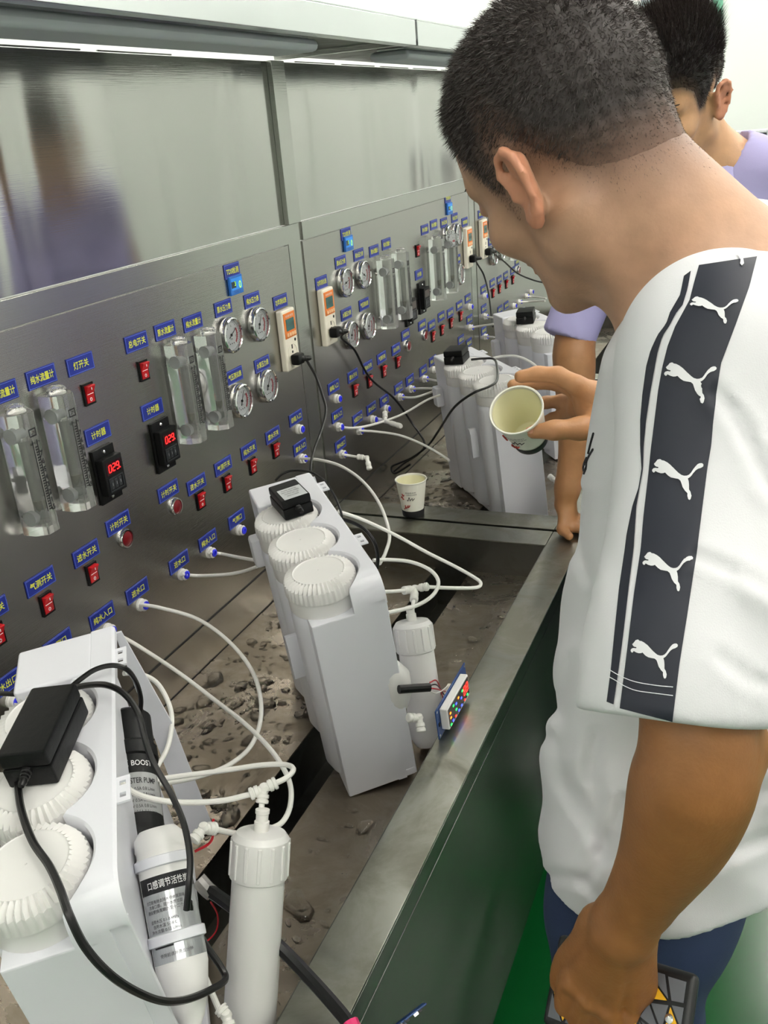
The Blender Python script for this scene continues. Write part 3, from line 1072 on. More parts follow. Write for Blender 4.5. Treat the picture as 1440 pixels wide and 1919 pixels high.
U_POSE = [(0.6227, 0.1118, 0.1066, 0.2076, 0.7732, -0.9045), (0.7015, 0.0972, 0.0585, 0.1792, 1.3512, -0.9311),
          (0.6771, 0.0861, 0.0, 0.1598, 2.3876, -0.952), (0.6553, 0.0737, 0.0135, 0.1666, 2.9228, -0.9459)]
UMAT = [unit_matrix(*p) for p in U_POSE]


def on_unit(i, px, py, z):
    """local point of unit i on its level z under a photo pixel"""
    Mi = UMAT[i].inverted()
    o = Mi @ Vector(CAM); d = (Mi.to_3x3() @ Vector(ray(px, py)))
    t = (z - o.z) / d.z
    return o + d * t


def to_unit(i, P):
    return UMAT[i].inverted() @ Vector(P)


def me_cap():
    n = 44 * 4
    prof = [(0.0500, 0.3425), (0.0530, 0.3430), (0.0537, 0.3450), (0.0528, 0.3610), (0.0490, 0.3685), (0.0410, 0.3708), (0.0378, 0.3711), (0.0370, 0.3704), (0.0362, 0.3702), (0.0350, 0.3703), (0.020, 0.3710), (0.0001, 0.3712)]
    amp = (0, 0, 0.006, 0.052, 0.062, 0.034, 0, 0, 0, 0, 0, 0)

    def wave(a, i):
        k = math.cos(44 * a)
        return 1 - amp[i] * (0.5 - 0.5 * max(-1, min(1, 2.2 * k)))
    V = []; F = []
    mb = MB(); k = len(prof)
    for j in range(n):
        a = 2 * PI * j / n
        c = 0.5 - 0.5 * max(-1, min(1, 2.2 * math.cos(44 * a)))
        for i, (r, h) in enumerate(prof):
            rr = r * (1 - amp[i] * c)
            hh = h - (0.0060 * c if i == 4 else 0.0042 * c if i == 5 else 0)
            V.append((rr * math.cos(a), rr * math.sin(a), hh))
    for j in range(n):
        for i in range(k - 1):
            a = j * k + i; b = ((j + 1) % n) * k + i
            F.append((a, b, b + 1, a + 1))
    F.append(tuple(j * k for j in range(n - 1, -1, -1)))
    mb.add(V, F)
    mb.lathe([(0.0012, 0.3708), (0.0010, 0.3718), (0.0001, 0.3720)], 8)
    return mb.mesh('filter_cap', True, 32)


def me_spine():
    us = list(np.linspace(0.0, UL, 110))
    V = []; F = []; mb = MB()
    for u in us:
        vf = 0.060
        for c in UC:
            q = 0.0575 ** 2 - (u - c) ** 2
            if q > 0:
                vf = max(vf, UVC + math.sqrt(q))
        if u < 0.082:
            vf = UVS
        r = 0.034
        zt = UH
        if u > UL - r:
            zt = UH - (r - math.sqrt(max(0, r * r - (u - (UL - r)) ** 2)))
        b = 0.003
        V += [(u, UVS - 0.002, 0.0), (u, UVS - 0.002, UH1 - 0.004), (u, vf, UH1 - 0.003), (u, vf, zt - b), (u, vf + b, zt), (u, UW - b, zt), (u, UW, zt - b), (u, UW, zt - 0.012),
              (u, UW - 0.003, zt - 0.012), (u, UW - 0.003, zt - 0.006), (u, UVS + 0.012, zt - 0.006), (u, UVS + 0.012, 0.0)]
    n = 12
    for i in range(len(us) - 1):
        for j in range(n):
            j2 = (j + 1) % n
            F.append((i * n + j, i * n + j2, (i + 1) * n + j2, (i + 1) * n + j))
    F.append(tuple(range(n))[::-1]); F.append(tuple((len(us) - 1) * n + j for j in range(n)))
    return mb.add(V, [f[::-1] for f in F]).mesh('spine', True, 40)


def me_tab():
    mb = MB()
    w, h = 0.034, 0.014
    for x0, x1, y0, y1 in ((0, 0.006, 0, h), (0.012, 0.022, 0, h), (0.028, w, 0, h), (0.006, 0.012, 0, 0.004), (0.006, 0.012, 0.010, h), (0.022, 0.028, 0, 0.004), (0.022, 0.028, 0.010, h)):
        mb.box(x0, x1, y0, y1, 0, 0.0025)
    return mb


def make_unit(i, label, rear=True):
    t = empty('water_filter_unit', UMAT[i], label, 'water filter', 'white water filter units standing in the trays')
    part('base', cached('unit_base', lambda: MB().rbox(0.0, UL - 0.001, 0.004, UW - 0.002, 0.0, 0.014, 0.003)), WHITE_PL, t)
    part('end_housing', cached('unit_far', lambda: MB().rbox(0.0, 0.080, -0.004, UVS + 0.004, 0.002, UH, 0.004, 3)), WHITE_PL, t)
    part('side_housing', cached('unit_near', lambda: MB().rbox(0.325, UL, -0.004, UVS + 0.001, 0.0, UH1, 0.003, 2)), WHITE_PL, t)
    part('spine', cached('unit_spine', me_spine), WHITE_PL, t, 'white spine with scalloped edge around the caps')
    for c in UC:
        f = part('filter_bowl', cached('unit_bowl', lambda: MB().lathe([(0.030, 0.014), (0.044, 0.020), (0.0505, 0.036), (0.0515, 0.305), (0.0508, 0.314), (0.0480, 0.320), (0.040, 0.320)], 40)), WHITE_PL, t)
        f.location = (c, UVC, 0)
        part('collar', cached('unit_collar', lambda: MB().lathe([(0.0505, 0.319), (0.0512, 0.321), (0.0512, 0.342), (0.046, 0.343)], 40)), WHITE_PL2, f)
        part('filter_cap', cached('unit_cap', me_cap), WHITE_PL2, f, 'ribbed round white filter cap')
    for u in (0.045, 0.262):
        o = part('clip_tab', cached('unit_tab', me_tab), WHITE_PL, t); o.location = (u, UW - 0.001, UH - 0.006)
    part('end_flange', cached('unit_flange', lambda: MB().rbox(UL - 0.007, UL - 0.0025, UVS - 0.001, UW, 0.0, UH - 0.033, 0.0012, 1)), WHITE_PL, t)
    part('wing', cached('unit_wing', lambda: MB().prism([(UW - 0.002, 0.0), (UW + 0.030, 0.0), (UW + 0.026, 0.20), (UW + 0.006, UH - 0.01), (UW - 0.002, UH - 0.01)], 0.0, 0.003, Matrix(((0, 0, 1, 0), (1, 0, 0, 0), (0, 1, 0, 0), (0, 0, 0, 1))))), WHITE_PL, t)
    hk = part('mount_hook', cached('unit_hook', lambda: MB().rbox(0.012, 0.046, -0.026, -0.003, 0.235, 0.290, 0.006, 2)), WHITE_PL, t)
    part('front_grip', cached('unit_grip', lambda: MB().prism([(0.292, 0.17), (0.300, 0.17), (0.302, 0.23), (0.296, 0.245), (0.288, 0.245), (0.288, 0.236), (0.293, 0.23)], -0.032, -0.014, Matrix(((1, 0, 0, -0.0), (0, 0, 1, 0), (0, 1, 0, 0), (0, 0, 0, 1))))), WHITE_PL, t)
    return t


U1 = make_unit(0, 'white three-cap filter unit closest to the viewer in the left corner')
U2 = make_unit(1, 'white three-cap filter unit standing in the middle of the near tray')
U3 = make_unit(2, 'white three-cap filter unit behind the held paper cup')
U4 = make_unit(3, 'farthest white filter unit, partly hidden by the lilac sleeve')

# pump and post filter at the back of the closest unit
PUMP_LBL = mat('pump grey label', '9a9c9c', 0.45)
SILVER = mat('silver foil label', 'b9bcbf', 0.25, metal=0.6)


def wrap(me, r, ang0, h0, M):
    """bend flat lettering round a cylinder (axis z); x runs round it"""
    V = []
    for v in me.vertices:
        a = ang0 + v.co.x / r
        V.append(M @ Vector((r * math.cos(a), r * math.sin(a), h0 + v.co.y)))
    return V, [tuple(p.vertices) for p in me.polygons]


def axis_frame(a, b):
    """z from a (bottom) to b (top); x axis turned to the viewer"""
    a = Vector(a); b = Vector(b)
    z = (b - a).normalized()
    c = Vector(CAM) - (a + b) / 2
    x = (c - z * c.dot(z)).normalized()
    y = z.cross(x)
    M = Matrix((x, y, z)).transposed().to_4x4(); M.translation = a
    return M, (b - a).length


def sub_local(parent, M):
    return parent.matrix_world.inverted() @ M


# post filter (silver label)
MF, LF = axis_frame(to_unit(0, at(372, 1935, 0.90)), to_unit(0, at(292, 1558, 0.99)))
_c = to_unit(0, CAM)


def axis_frame_local(a, b, eye):
    a = Vector(a); b = Vector(b); z = (b - a).normalized(); c = Vector(eye) - (a + b) / 2
    x = (c - z * c.dot(z)).normalized(); y = z.cross(x)
    M = Matrix((x, y, z)).transposed().to_4x4(); M.translation = a
    return M, (b - a).length


MF, LF = axis_frame_local(to_unit(0, at(362, 1925, 0.915)), to_unit(0, at(294, 1552, 0.985)), _c)
rF = 0.0262
pf = part('post_filter', MB().lathe([(0.006, -0.03), (0.008, 0.0), (0.013, 0.008), (0.021, 0.030), (rF, 0.055), (rF, LF - 0.028), (rF * 0.97, LF - 0.026), (rF * 0.97, LF - 0.022), (rF, LF - 0.020), (rF * 0.95, LF - 0.008), (rF * 0.72, LF - 0.001), (0.0001, LF)], 32, MF), WHITE_PL2, U1, 'white post filter cartridge with silver label')
lab = MB()
for j in range(24):
    a0 = -1.25 + 2.7 * j / 24; a1 = -1.25 + 2.7 * (j + 1) / 24
    for h0, h1 in ((0.062, LF - 0.050),):
        lab.add([MF @ Vector(((rF + 0.0003) * math.cos(a), (rF + 0.0003) * math.sin(a), h)) for a, h in ((a0, h0), (a1, h0), (a1, h1), (a0, h1))], [(0, 1, 2, 3)])
part('silver_label', lab, SILVER, pf)
band = MB()
for j in range(24):
    a0 = -1.25 + 2.7 * j / 24; a1 = -1.25 + 2.7 * (j + 1) / 24
    band.add([MF @ Vector(((rF + 0.0005) * math.cos(a), (rF + 0.0005) * math.sin(a), h)) for a, h in ((a0, LF - 0.064), (a1, LF - 0.064), (a1, LF - 0.048), (a0, LF - 0.048))], [(0, 1, 2, 3)])
part('black_band', band, PRINT, pf)
band = MB()
for j in range(6):
    a0 = -0.95 + 0.8 * j / 6; a1 = -0.95 + 0.8 * (j + 1) / 6
    band.add([MF @ Vector(((rF + 0.0005) * math.cos(a), (rF + 0.0005) * math.sin(a), h)) for a, h in ((a0, LF - 0.115), (a1, LF - 0.115), (a1, LF - 0.106), (a0, LF - 0.106))], [(0, 1, 2, 3)])
part('black_tab', band, PRINT, pf)
wp = MB()
wp.add(*wrap(text_fit('口感调节活性炭', 0.044, 0.008, 0.01), rF + 0.0008, 0.05, LF - 0.056, MF))
part('white_lettering', wp, WHITE_PRINT, pf)
wp = MB()
wp.add(*wrap(text_fit('注意事项', 0.017, 0.0055, 0.01), rF + 0.0008, -0.55, LF - 0.1105, MF))
part('white_lettering', wp, WHITE_PRINT, pf)
bp = MB()
for k, (s, w) in enumerate((('滤芯能有效去除水中余氯异味', 0.042), ('改善口感，提升水质甘甜', 0.036), ('建议更换周期六至十二个月', 0.042), ('', 0), ('适用水压 0.1-0.4MPa', 0.030), ('适用水温 5-38 C', 0.026), ('净水流量 0.12 L/min', 0.032))):
    if s:
        bp.add(*wrap(text_fit(s, w, 0.0036), rF + 0.0008, -0.20 + (0.0 if w > 0.035 else -0.15), LF - 0.0715 - 0.0046 * k, MF))
bp.add(*wrap(text_fit('使用前请冲洗五分钟', 0.034, 0.0036), rF + 0.0008, -0.1, LF - 0.122, MF))
part('black_lettering', bp, PRINT, pf)
for hh in (LF - 0.040, 0.078):
    cm = MB().lathe([(rF + 0.001, hh), (rF + 0.003, hh + 0.001), (rF + 0.003, hh + 0.010), (rF + 0.001, hh + 0.011)], 32, MF)
    q = MF @ Vector((0, 0, hh + 0.005))
    cm.rbox(q.x - 0.006, q.x + 0.006, UW - 0.002, q.y - rF * 0.9, q.z - 0.010, q.z + 0.006, 0.002, 1)
    part('clip', cm, WHITE_PL, pf)
# pump (black)
MP, LP = axis_frame_local(to_unit(0, at(262, 1600, 1.04)), to_unit(0, at(236, 1345, 1.15)), _c)
rP = 0.030
pump = part('pump', MB().lathe([(0.018, 0.0), (rP * 0.95, 0.006), (rP, 0.015), (rP, LP * 0.62), (rP * 1.08, LP * 0.63), (rP * 1.08, LP * 0.72), (rP * 0.98, LP * 0.74), (rP * 0.98, LP * 0.97), (rP * 0.8, LP)], 28, MP), BLACK_PL, U1, 'black booster pump')
pl = MB()
for j in range(20):
    a0 = -1.3 + 2.6 * j / 20; a1 = -1.3 + 2.6 * (j + 1) / 20
    pl.add([MP @ Vector(((rP + 0.0004) * math.cos(a), (rP + 0.0004) * math.sin(a), h)) for a, h in ((a0, 0.035), (a1, 0.035), (a1, LP * 0.48), (a0, LP * 0.48))], [(0, 1, 2, 3)])
part('grey_label', pl, PUMP_LBL, pump)
pw = MB().add(*wrap(text_fit('增压泵 BOOSTER', 0.060, 0.009, 0.01), rP + 0.0008, 0.15, LP * 0.55, MP))
part('white_lettering', pw, WHITE_PRINT, pump)
pk = MB()
pk.add(*wrap(text_fit('BOOSTER PUMP', 0.045, 0.007, 0.012), rP + 0.0008, 0.2, LP * 0.42, MP))
for k in range(5):
    pk.add(*wrap(text_fit('DC 24V 0.5A 0.8 L/min', 0.040, 0.004), rP + 0.0008, 0.2, LP * 0.36 - 0.007 * k, MP))
part('black_lettering', pk, PRINT, pump)
part('pump_screw', MB().lathe([(0.004, LP), (0.004, LP + 0.003), (0.0001, LP + 0.004)], 10, MP @ Matrix.Translation((0.016, 0.008, 0))), CHROME, pump)

# ------------------------------------------------------------------ power adapters
ADPT_LBL = mat('adapter label paper', 'c9ccce', 0.5)


def adapter(i, px, py, lx, ly, lz, rot, label, with_label=False, zbase=0.3725, tilt=0.0):
    q = on_unit(i, px, py, zbase + lz)
    M = UMAT[i] @ Matrix.Translation((q.x, q.y, zbase)) @ Matrix.Rotation(rot, 4, 'Z') @ Matrix.Rotation(tilt, 4, 'Y')
    t = empty('power_adapter', M, label, 'adapter', 'black power adapters lying on the filter units')
    b = MB().rbox(-lx / 2, lx / 2, -ly / 2, ly / 2, 0, lz * 0.55, 0.0025, 2)
    part('lower_shell', b, BLACK_PL, t)
    part('upper_shell', MB().rbox(-lx / 2 + 0.0006, lx / 2 - 0.0006, -ly / 2 + 0.0006, ly / 2 - 0.0006, lz * 0.56, lz, 0.003, 2), BLACK_PL, t)
    for s in (-1, 1):
        g = MB().rod((s * lx / 2 * 0.99, 0, lz * 0.5), (s * (lx / 2 + 0.018), 0, lz * 0.45), [(0.0055, 0), (0.0055, 0.15), (0.0045, 0.2), (0.0052, 0.35), (0.0042, 0.4), (0.0048, 0.55), (0.0038, 0.6), (0.0043, 0.78), (0.0030, 1)], 10)
        part('strain_relief', g, BLACK_CAB, t)
    if with_label:
        part('label', MB().box(-lx * 0.10, lx * 0.46, -ly * 0.36, ly * 0.42, lz, lz + 0.0004), ADPT_LBL, t)
        tx = MB()
        Mr = Matrix.Rotation(PI / 2, 4, 'Z')
        for k, (s, w) in enumerate((('POWER ADAPTER', 0.026), ('INPUT 100-240V 50/60Hz', 0.030), ('OUTPUT 24V 1.5A', 0.024), ('MADE IN CHINA', 0.020))):
            tx.add(*_flat(text_fit(s, w, 0.0036)), Matrix.Translation((lx * 0.0 + k * 0.0075, 0, lz + 0.0007)) @ Mr)
        part('label_print', tx, PRINT, t)
    return t, M


AD1, MA1 = adapter(0, 70, 1345, 0.100, 0.050, 0.042, math.radians(-16), 'black power adapter lying across caps of the closest filter unit')
AD2, MA2 = adapter(1, 541, 918, 0.072, 0.050, 0.034, math.radians(6), 'black power adapter with paper label on the middle filter unit', True)
AD3, MA3 = adapter(2, 854, 652, 0.060, 0.052, 0.036, math.radians(-38), 'black power adapter on the filter unit behind the held cup')
AD4, MA4 = adapter(3, 985, 580, 0.066, 0.052, 0.036, math.radians(-30), 'black power adapter on the farthest filter unit')

# ------------------------------------------------------------------ membrane housings
def membrane(top, low, label):
    top = Vector(top); low = Vector(low)
    M, L = axis_frame(low, top)
    t = empty('membrane_housing', M, label, 'filter housing', 'white membrane housings')
    r = 0.0290
    part('tube', MB().lathe([(0.010, 0.0), (0.022, 0.004), (r, 0.018), (r, L - 0.044)], 32), WHITE_PL2, t)
    cap = MB().lathe([(r, L - 0.052), (0.0318, L - 0.050), (0.0325, L - 0.046), (0.0315, L - 0.008), (0.027, L - 0.002), (0.008, L)], 32)
    c = part('cap', cap, WHITE_PL2, t, 'ribbed white screw cap')
    for k in range(14):
        a = 2 * PI * k / 14
        rb = cached('membrane_rib_%0.3f' % L, lambda: MB().rbox(0.0310, 0.0334, -0.0020, 0.0020, L - 0.047, L - 0.010, 0.0006, 1))
        o = part('rib', rb, WHITE_PL2, c); o.rotation_euler = (0, 0, a)
    part('top_fitting', MB().lathe([(0.0085, L - 0.001), (0.0085, L + 0.010), (0.0070, L + 0.011), (0.0070, L + 0.018), (0.0080, L + 0.019), (0.0080, L + 0.023), (0.004, L + 0.024)], 14), FIT_WHITE, t)
    return M, L


MM1, LM1 = membrane(at(490, 1556, 1.03), at(462, 2010, 1.03), 'white membrane housing standing beside the closest filter unit')
MM2, LM2 = membrane(at(772, 1162, 1.525), at(806, 1398, 1.545), 'white membrane housing leaning behind the middle filter unit')

# ------------------------------------------------------------------ hoses, cables, fittings
HOSE_R = 0.0032


def path3(pts, r=0.0032, floor_z=TRAY_Z, k=7):
    """pts: (px, py, depth) or ('p', px, py, x) on a plane parallel to the panel, or a world point as ('w', Vector)"""
    out = []
    for p in pts:
        if p[0] == 'p':
            q = on_x(p[1], p[2], p[3])
        elif p[0] == 'w':
            q = np.array(p[1], float)
        else:
            q = at(*p)
            if q[2] < floor_z + r and q[0] < 0.555:
                q = on_z(p[0], p[1], floor_z + r)
        out.append(q)
    C = catmull(out, k)
    for c in C:
        if c[2] < floor_z + r and c[0] < 0.55:
            c[2] = floor_z + r
    return C


def hose(label, pts, r=HOSE_R, name='water_hose', m=None, cat='hose', group='white water hoses'):
    C = path3(pts, r)
    return obj(name, MB().tube(C, r, 10), m or TUBE_WHITE, None, label, cat, group), C


def cable(label, pts, r=0.0030, flat=False):
    C = path3(pts, r)
    return obj('power_cable', MB().tube(C, r, 8), BLACK_CAB, None, label, 'cable', 'black power cables'), C


def fitting(label, pieces, name='pipe_fitting'):
    """pieces: list of (a, b) world ends of each arm"""
    o = empty(name, Matrix.Translation(Vector(pieces[0][0])), label, 'pipe fitting', 'white pipe fittings')
    c = Vector(pieces[0][0])
    for k, (a, b) in enumerate(pieces):
        a = Vector(a) - c; b = Vector(b) - c
        part('arm', MB().rod(a, b, [(0.0050, 0), (0.0050, 0.35), (0.0068, 0.38), (0.0070, 0.60), (0.0060, 0.64), (0.0060, 0.72), (0.0072, 0.76), (0.0072, 0.94), (0.0055, 1.0)], 12), FIT_WHITE, o)
    part('hub', MB().lathe([(0.0001, -0.0062), (0.0045, -0.005), (0.0062, 0), (0.0045, 0.005), (0.0001, 0.0062)], 12), FIT_WHITE, o)
    return o


hose('white hose arching from the water inlet port down beside the closest unit',
     [('p', 263, 1133, 0.012), (300, 1139, 1.60), (370, 1160, 1.57), (430, 1203, 1.50), (475, 1262, 1.42), (490, 1330, 1.34), (474, 1392, 1.28), (432, 1432, 1.22), (370, 1456, 1.16), (296, 1470, 1.12)])
_, CPR = hose('white printed hose running from pure water inlet over the wet tray',
     [('p', 201, 1180, 0.012), (250, 1205, 1.53), (330, 1257, 1.45), (400, 1310, 1.37), (460, 1357, 1.28), (510, 1408, 1.19), (541, 1460, 1.13), (545, 1505, 1.09), (530, 1540, 1.06), (500, 1556, 1.05)])
hose('short white hose looping out behind the spine of the closest unit',
     [(232, 1262, 1.18), (262, 1263, 1.20), (297, 1283, 1.22), (321, 1335, 1.22), (316, 1395, 1.20), (293, 1440, 1.17), (280, 1460, 1.14)])
hose('white hose from the closest pump to the tee beside it',
     [(218, 1458, 1.00), (252, 1486, 1.01), (300, 1500, 1.02), (360, 1504, 1.03), (420, 1500, 1.035), (468, 1489, 1.04)])
hose('white hose curling back from the near tee over the tray',
     [(514, 1469, 1.045), (538, 1457, 1.06), (550, 1442, 1.08), (535, 1433, 1.10), (490, 1434, 1.11), (420, 1444, 1.11), (350, 1453, 1.10), (295, 1461, 1.09)])
fitting('white tee fitting above the near membrane housing', [(at(495, 1478, 1.043), at(468, 1489, 1.04)), (at(495, 1478, 1.043), at(519, 1466, 1.046)), (at(495, 1478, 1.043), at(491, 1506, 1.038))])
hose('short white hose stub between near tee and membrane cap', [(491, 1504, 1.038), (490, 1520, 1.034), (489, 1538, 1.031)])
fitting('white elbow fitting at the back of the closest unit', [(at(382, 1552, 1.00), at(362, 1576, 0.99)), (at(382, 1552, 1.00), at(404, 1553, 1.01))], 'elbow_fitting')
hose('short white hose from the elbow to the near membrane housing', [(402, 1553, 1.01), (425, 1559, 1.03), (450, 1563, 1.05), (470, 1566, 1.08)])
hose('straight white hose beside the silver post filter', [(352, 1740, 0.99), (372, 1800, 0.98), (395, 1855, 0.97), (414, 1900, 0.96)])
fitting('white fitting at the bottom edge by the near housing', [(at(424, 1903, 0.958), at(412, 1888, 0.962)), (at(424, 1903, 0.958), at(432, 1935, 0.95))], 'hose_end_fitting')
# middle unit
hose('white hose arching from waste water inlet behind the middle unit',
     [('p', 564, 859, 0.012), (600, 862, 2.06), (640, 874, 2.0), (680, 902, 1.92), (712, 945, 1.83), (730, 1000, 1.74), (723, 1035, 1.66), (712, 1056, 1.58)])
hose('long white hose sweeping out over the trough to the far tee',
     [(634, 958, 1.66), (680, 974, 1.68), (740, 1002, 1.69), (800, 1035, 1.69), (850, 1060, 1.68), (886, 1080, 1.67), (901, 1092, 1.66), (893, 1101, 1.65), (850, 1102, 1.62), (803, 1100, 1.58)])
hose('white hose looping in front of the far tee', [(700, 1050, 1.55), (730, 1049, 1.57), (770, 1053, 1.57), (806, 1068, 1.56), (822, 1090, 1.54), (812, 1115, 1.52), (780, 1135, 1.50), (728, 1148, 1.47)])
fitting('white tee fitting above the middle membrane housing', [(at(778, 1103, 1.56), at(756, 1107, 1.54)), (at(778, 1103, 1.56), at(803, 1099, 1.55)), (at(778, 1103, 1.56), at(776, 1126, 1.53))])
hose('short white hose from the middle unit to the far tee', [(718, 1109, 1.50), (740, 1108, 1.52), (760, 1106, 1.54)])
hose('short white stub down into the middle membrane cap', [(776, 1122, 1.535), (774, 1138, 1.52), (772, 1156, 1.525)])
hose('white hose from pure water inlet to the middle unit', [('p', 392, 1035, 0.012), (415, 1038, 1.86), (445, 1044, 1.79), (478, 1050, 1.70)])
hose('white hose from water inlet to the middle unit', [('p', 340, 1076, 0.012), (370, 1079, 1.78), (420, 1077, 1.74), (455, 1071, 1.70), (482, 1062, 1.66)])
fitting('white elbow fitting low at the back of the middle unit', [(at(786, 1345, 1.40), at(764, 1345, 1.39)), (at(786, 1345, 1.40), at(790, 1372, 1.395))], 'elbow_fitting')
part('bulge', MB().lathe([(0.0001, -0.045), (0.014, -0.038), (0.024, -0.01), (0.024, 0.02), (0.012, 0.04), (0.0001, 0.045)], 20, Matrix.Translation(to_unit(1, at(742, 1285, 1.42)))), WHITE_PL2, U2, 'rounded white bottle end of the pump')
# second bay
hose('white hose from waste water inlet to the unit behind the cup', [('p', 634, 800, 0.012), (665, 802, 2.42), (705, 794, 2.48), (755, 776, 2.53), (800, 750, 2.55), (826, 740, 2.54)])
hose('white hose from pump pressure inlet down to the unit behind the cup', [('p', 672, 807, 0.012), (705, 809, 2.48), (750, 816, 2.50), (795, 834, 2.48), (836, 858, 2.44), (842, 864, 2.43)])
_, C16 = hose('short white hose stub at the pure water outlet', [('p', 640, 851, 0.012), (655, 854, 2.35), (674, 857, 2.33)])
fitting('white elbow on the pure water outlet stub', [(at(688, 858, 2.32), at(670, 856, 2.33)), (at(688, 858, 2.32), at(693, 880, 2.31))], 'elbow_fitting')
hose('white hose from far water inlet to the unit behind the cup', [('p', 770, 729, 0.012), (790, 728, 2.66), (822, 728, 2.56)])
hose('white printed hose to the unit behind the cup', [('p', 749, 744, 0.012), (775, 745, 2.60), (800, 738, 2.60), (823, 729, 2.56)])
hose('short white hose just above the unit behind the cup', [('p', 795, 710, 0.012), (806, 711, 2.74), (820, 714, 2.60)])
fitting('white branch fitting on the waste water outlet port', [(at(722, 789, 2.50), at(702, 786, 2.56)), (at(722, 789, 2.50), at(722, 772, 2.52)), (at(722, 789, 2.50), at(752, 799, 2.44))])
hose('white hose arching behind the unit with the held cup', [(915, 674, 2.50), (940, 668, 2.48), (970, 668, 2.44), (1000, 682, 2.40), (1018, 702, 2.36)])
hose('white hose from waste water inlet to the farthest unit', [('p', 881, 614, 0.012), (900, 611, 3.2), (926, 607, 3.08)])
hose('short upper white hose into the farthest unit', [('p', 908, 593, 0.012), (916, 594, 3.2), (926, 595, 3.1)])
hose('short lower white hose into the farthest unit', [('p', 908, 631, 0.012), (917, 631, 3.15), (927, 632, 3.08)])
hose('upper white hose of the pair by the lilac sleeve', [('p', 985, 555, 0.012), (1000, 556, 3.9), (1024, 559, 3.7)])
hose('lower white hose of the pair by the lilac sleeve', [('p', 972, 566, 0.012), (995, 565, 3.8), (1022, 564, 3.6)])
fitting('white valve fitting low beside the unit behind the cup', [(at(1042, 902, 2.25), at(1030, 892, 2.27)), (at(1042, 902, 2.25), at(1060, 926, 2.22))], 'valve_fitting')

# cables with plugs
def plug(st, px, py, d):
    y, z = pyz(px, py)
    t = empty('power_plug', PM(y, z, 0.0172), 'black plug pushed into the power meter %s' % ST[st], 'plug', 'black plugs in the power meters')
    part('body', cached('plug_body', lambda: MB().rbox(-0.015, 0.015, -0.012, 0.012, 0.0003, 0.022, 0.005, 2)), BLACK_PL, t)
    part('strain_relief', cached('plug_relief', lambda: MB().rod((0.0, 0, 0.014), (0.018, -0.002, 0.034), [(0.0080, 0), (0.0075, 0.3), (0.0062, 0.36), (0.0066, 0.55), (0.0055, 0.6), (0.0058, 0.8), (0.0040, 1)], 10)), BLACK_CAB, t)
    return PM(y, z, 0.0172) @ Vector((0.018, -0.002, 0.034))


p = plug('B', 537, 672, 0); cable('black cable hanging from the near power meter to behind the middle unit', [('w', p), (575, 674, depth(p) + 0.0), (592, 705, 2.02), (606, 745, 2.0), (611, 770, 1.98), (603, 805, 1.94), (588, 845, 1.88), (582, 880, 1.82), (586, 915, 1.78), (592, 950, 1.75)])
p = plug('C', 609, 622, 0); cable('black cable from meter right of the near post down to the tray', [('w', p), (640, 632, 2.26), (664, 655, 2.33), (682, 690, 2.40), (700, 715, 2.45), (740, 748, 2.55), (772, 792, 2.60), (796, 830, 2.58), (785, 850, 2.60), (758, 868, 2.63), (737, 885, 2.65)])
p = plug('D', 872, 485, 0); cable('black cable from meter left of the far post', [('w', p), (893, 490, 3.20), (907, 515, 3.26), (916, 550, 3.26), (921, 590, 3.2), (924, 612, 3.14)])
p = plug('E', 902, 472, 0); cable('black cable from meter beyond the far post', [('w', p), (925, 474, 3.40), (945, 490, 3.50), (970, 512, 3.6), (1000, 525, 3.6), (1025, 531, 3.5)])
cable('thin black cable arching over the back of the middle unit', [(516, 901, 1.72), (528, 889, 1.72), (548, 882, 1.72), (580, 884, 1.70), (605, 898, 1.66), (625, 925, 1.62), (638, 955, 1.60), (642, 975, 1.60)], 0.0022)
cable('black cable from the labelled adapter down the back of the middle unit', [(576, 950, 1.55), (590, 966, 1.53), (612, 971, 1.52), (645, 974, 1.51), (678, 988, 1.49), (700, 1012, 1.48), (708, 1040, 1.49), (707, 1065, 1.50)])
cable('black cable from adapter behind the held cup looping onto the wet tray', [(884, 674, 2.42), (905, 672, 2.40), (926, 673, 2.38), (932, 688, 2.31), (932, 712, 2.21), (918, 724, 2.165), (885, 738, 2.145), (852, 763, 2.26), (830, 795, 2.40), (805, 832, 2.52), (775, 856, 2.59), (748, 868, 2.64), (735, 874, 2.655), (735, 884, 2.645), (744, 886, 2.63), (770, 870, 2.60)])
cable('black cable entering from the left edge to the closest adapter', [(-25, 1298, 1.16), (10, 1300, 1.12), (45, 1301, 1.09), (88, 1296, 1.06)])
cable('black cable looping over the spine behind the closest adapter', [(128, 1292, 1.02), (152, 1272, 1.025), (180, 1254, 1.036), (212, 1247, 1.04), (238, 1255, 1.05), (256, 1280, 1.10), (264, 1310, 1.12), (262, 1340, 1.13)])
cable('black cable running down over the pump of the closest unit', [(130, 1291, 1.02), (165, 1284, 1.012), (200, 1284, 1.00), (232, 1300, 0.99), (258, 1335, 0.98), (272, 1385, 0.97), (288, 1430, 0.96), (322, 1490, 0.95), (345, 1545, 0.935), (356, 1605, 0.92), (354, 1660, 0.91), (350, 1705, 0.91)], 0.0034)
cable('thick flat black cable draped across the front of the closest unit', [(34, 1446, 0.92), (34, 1480, 0.893), (42, 1525, 0.862), (62, 1578, 0.830), (92, 1622, 0.803), (112, 1665, 0.779), (130, 1715, 0.757), (160, 1775, 0.76), (205, 1825, 0.77), (255, 1858, 0.80), (305, 1876, 0.84), (350, 1873, 0.88), (395, 1855, 0.92), (422, 1836, 0.95), (414, 1812, 0.96), (385, 1770, 0.96), (362, 1725, 0.95), (354, 1690, 0.94)], 0.0036)
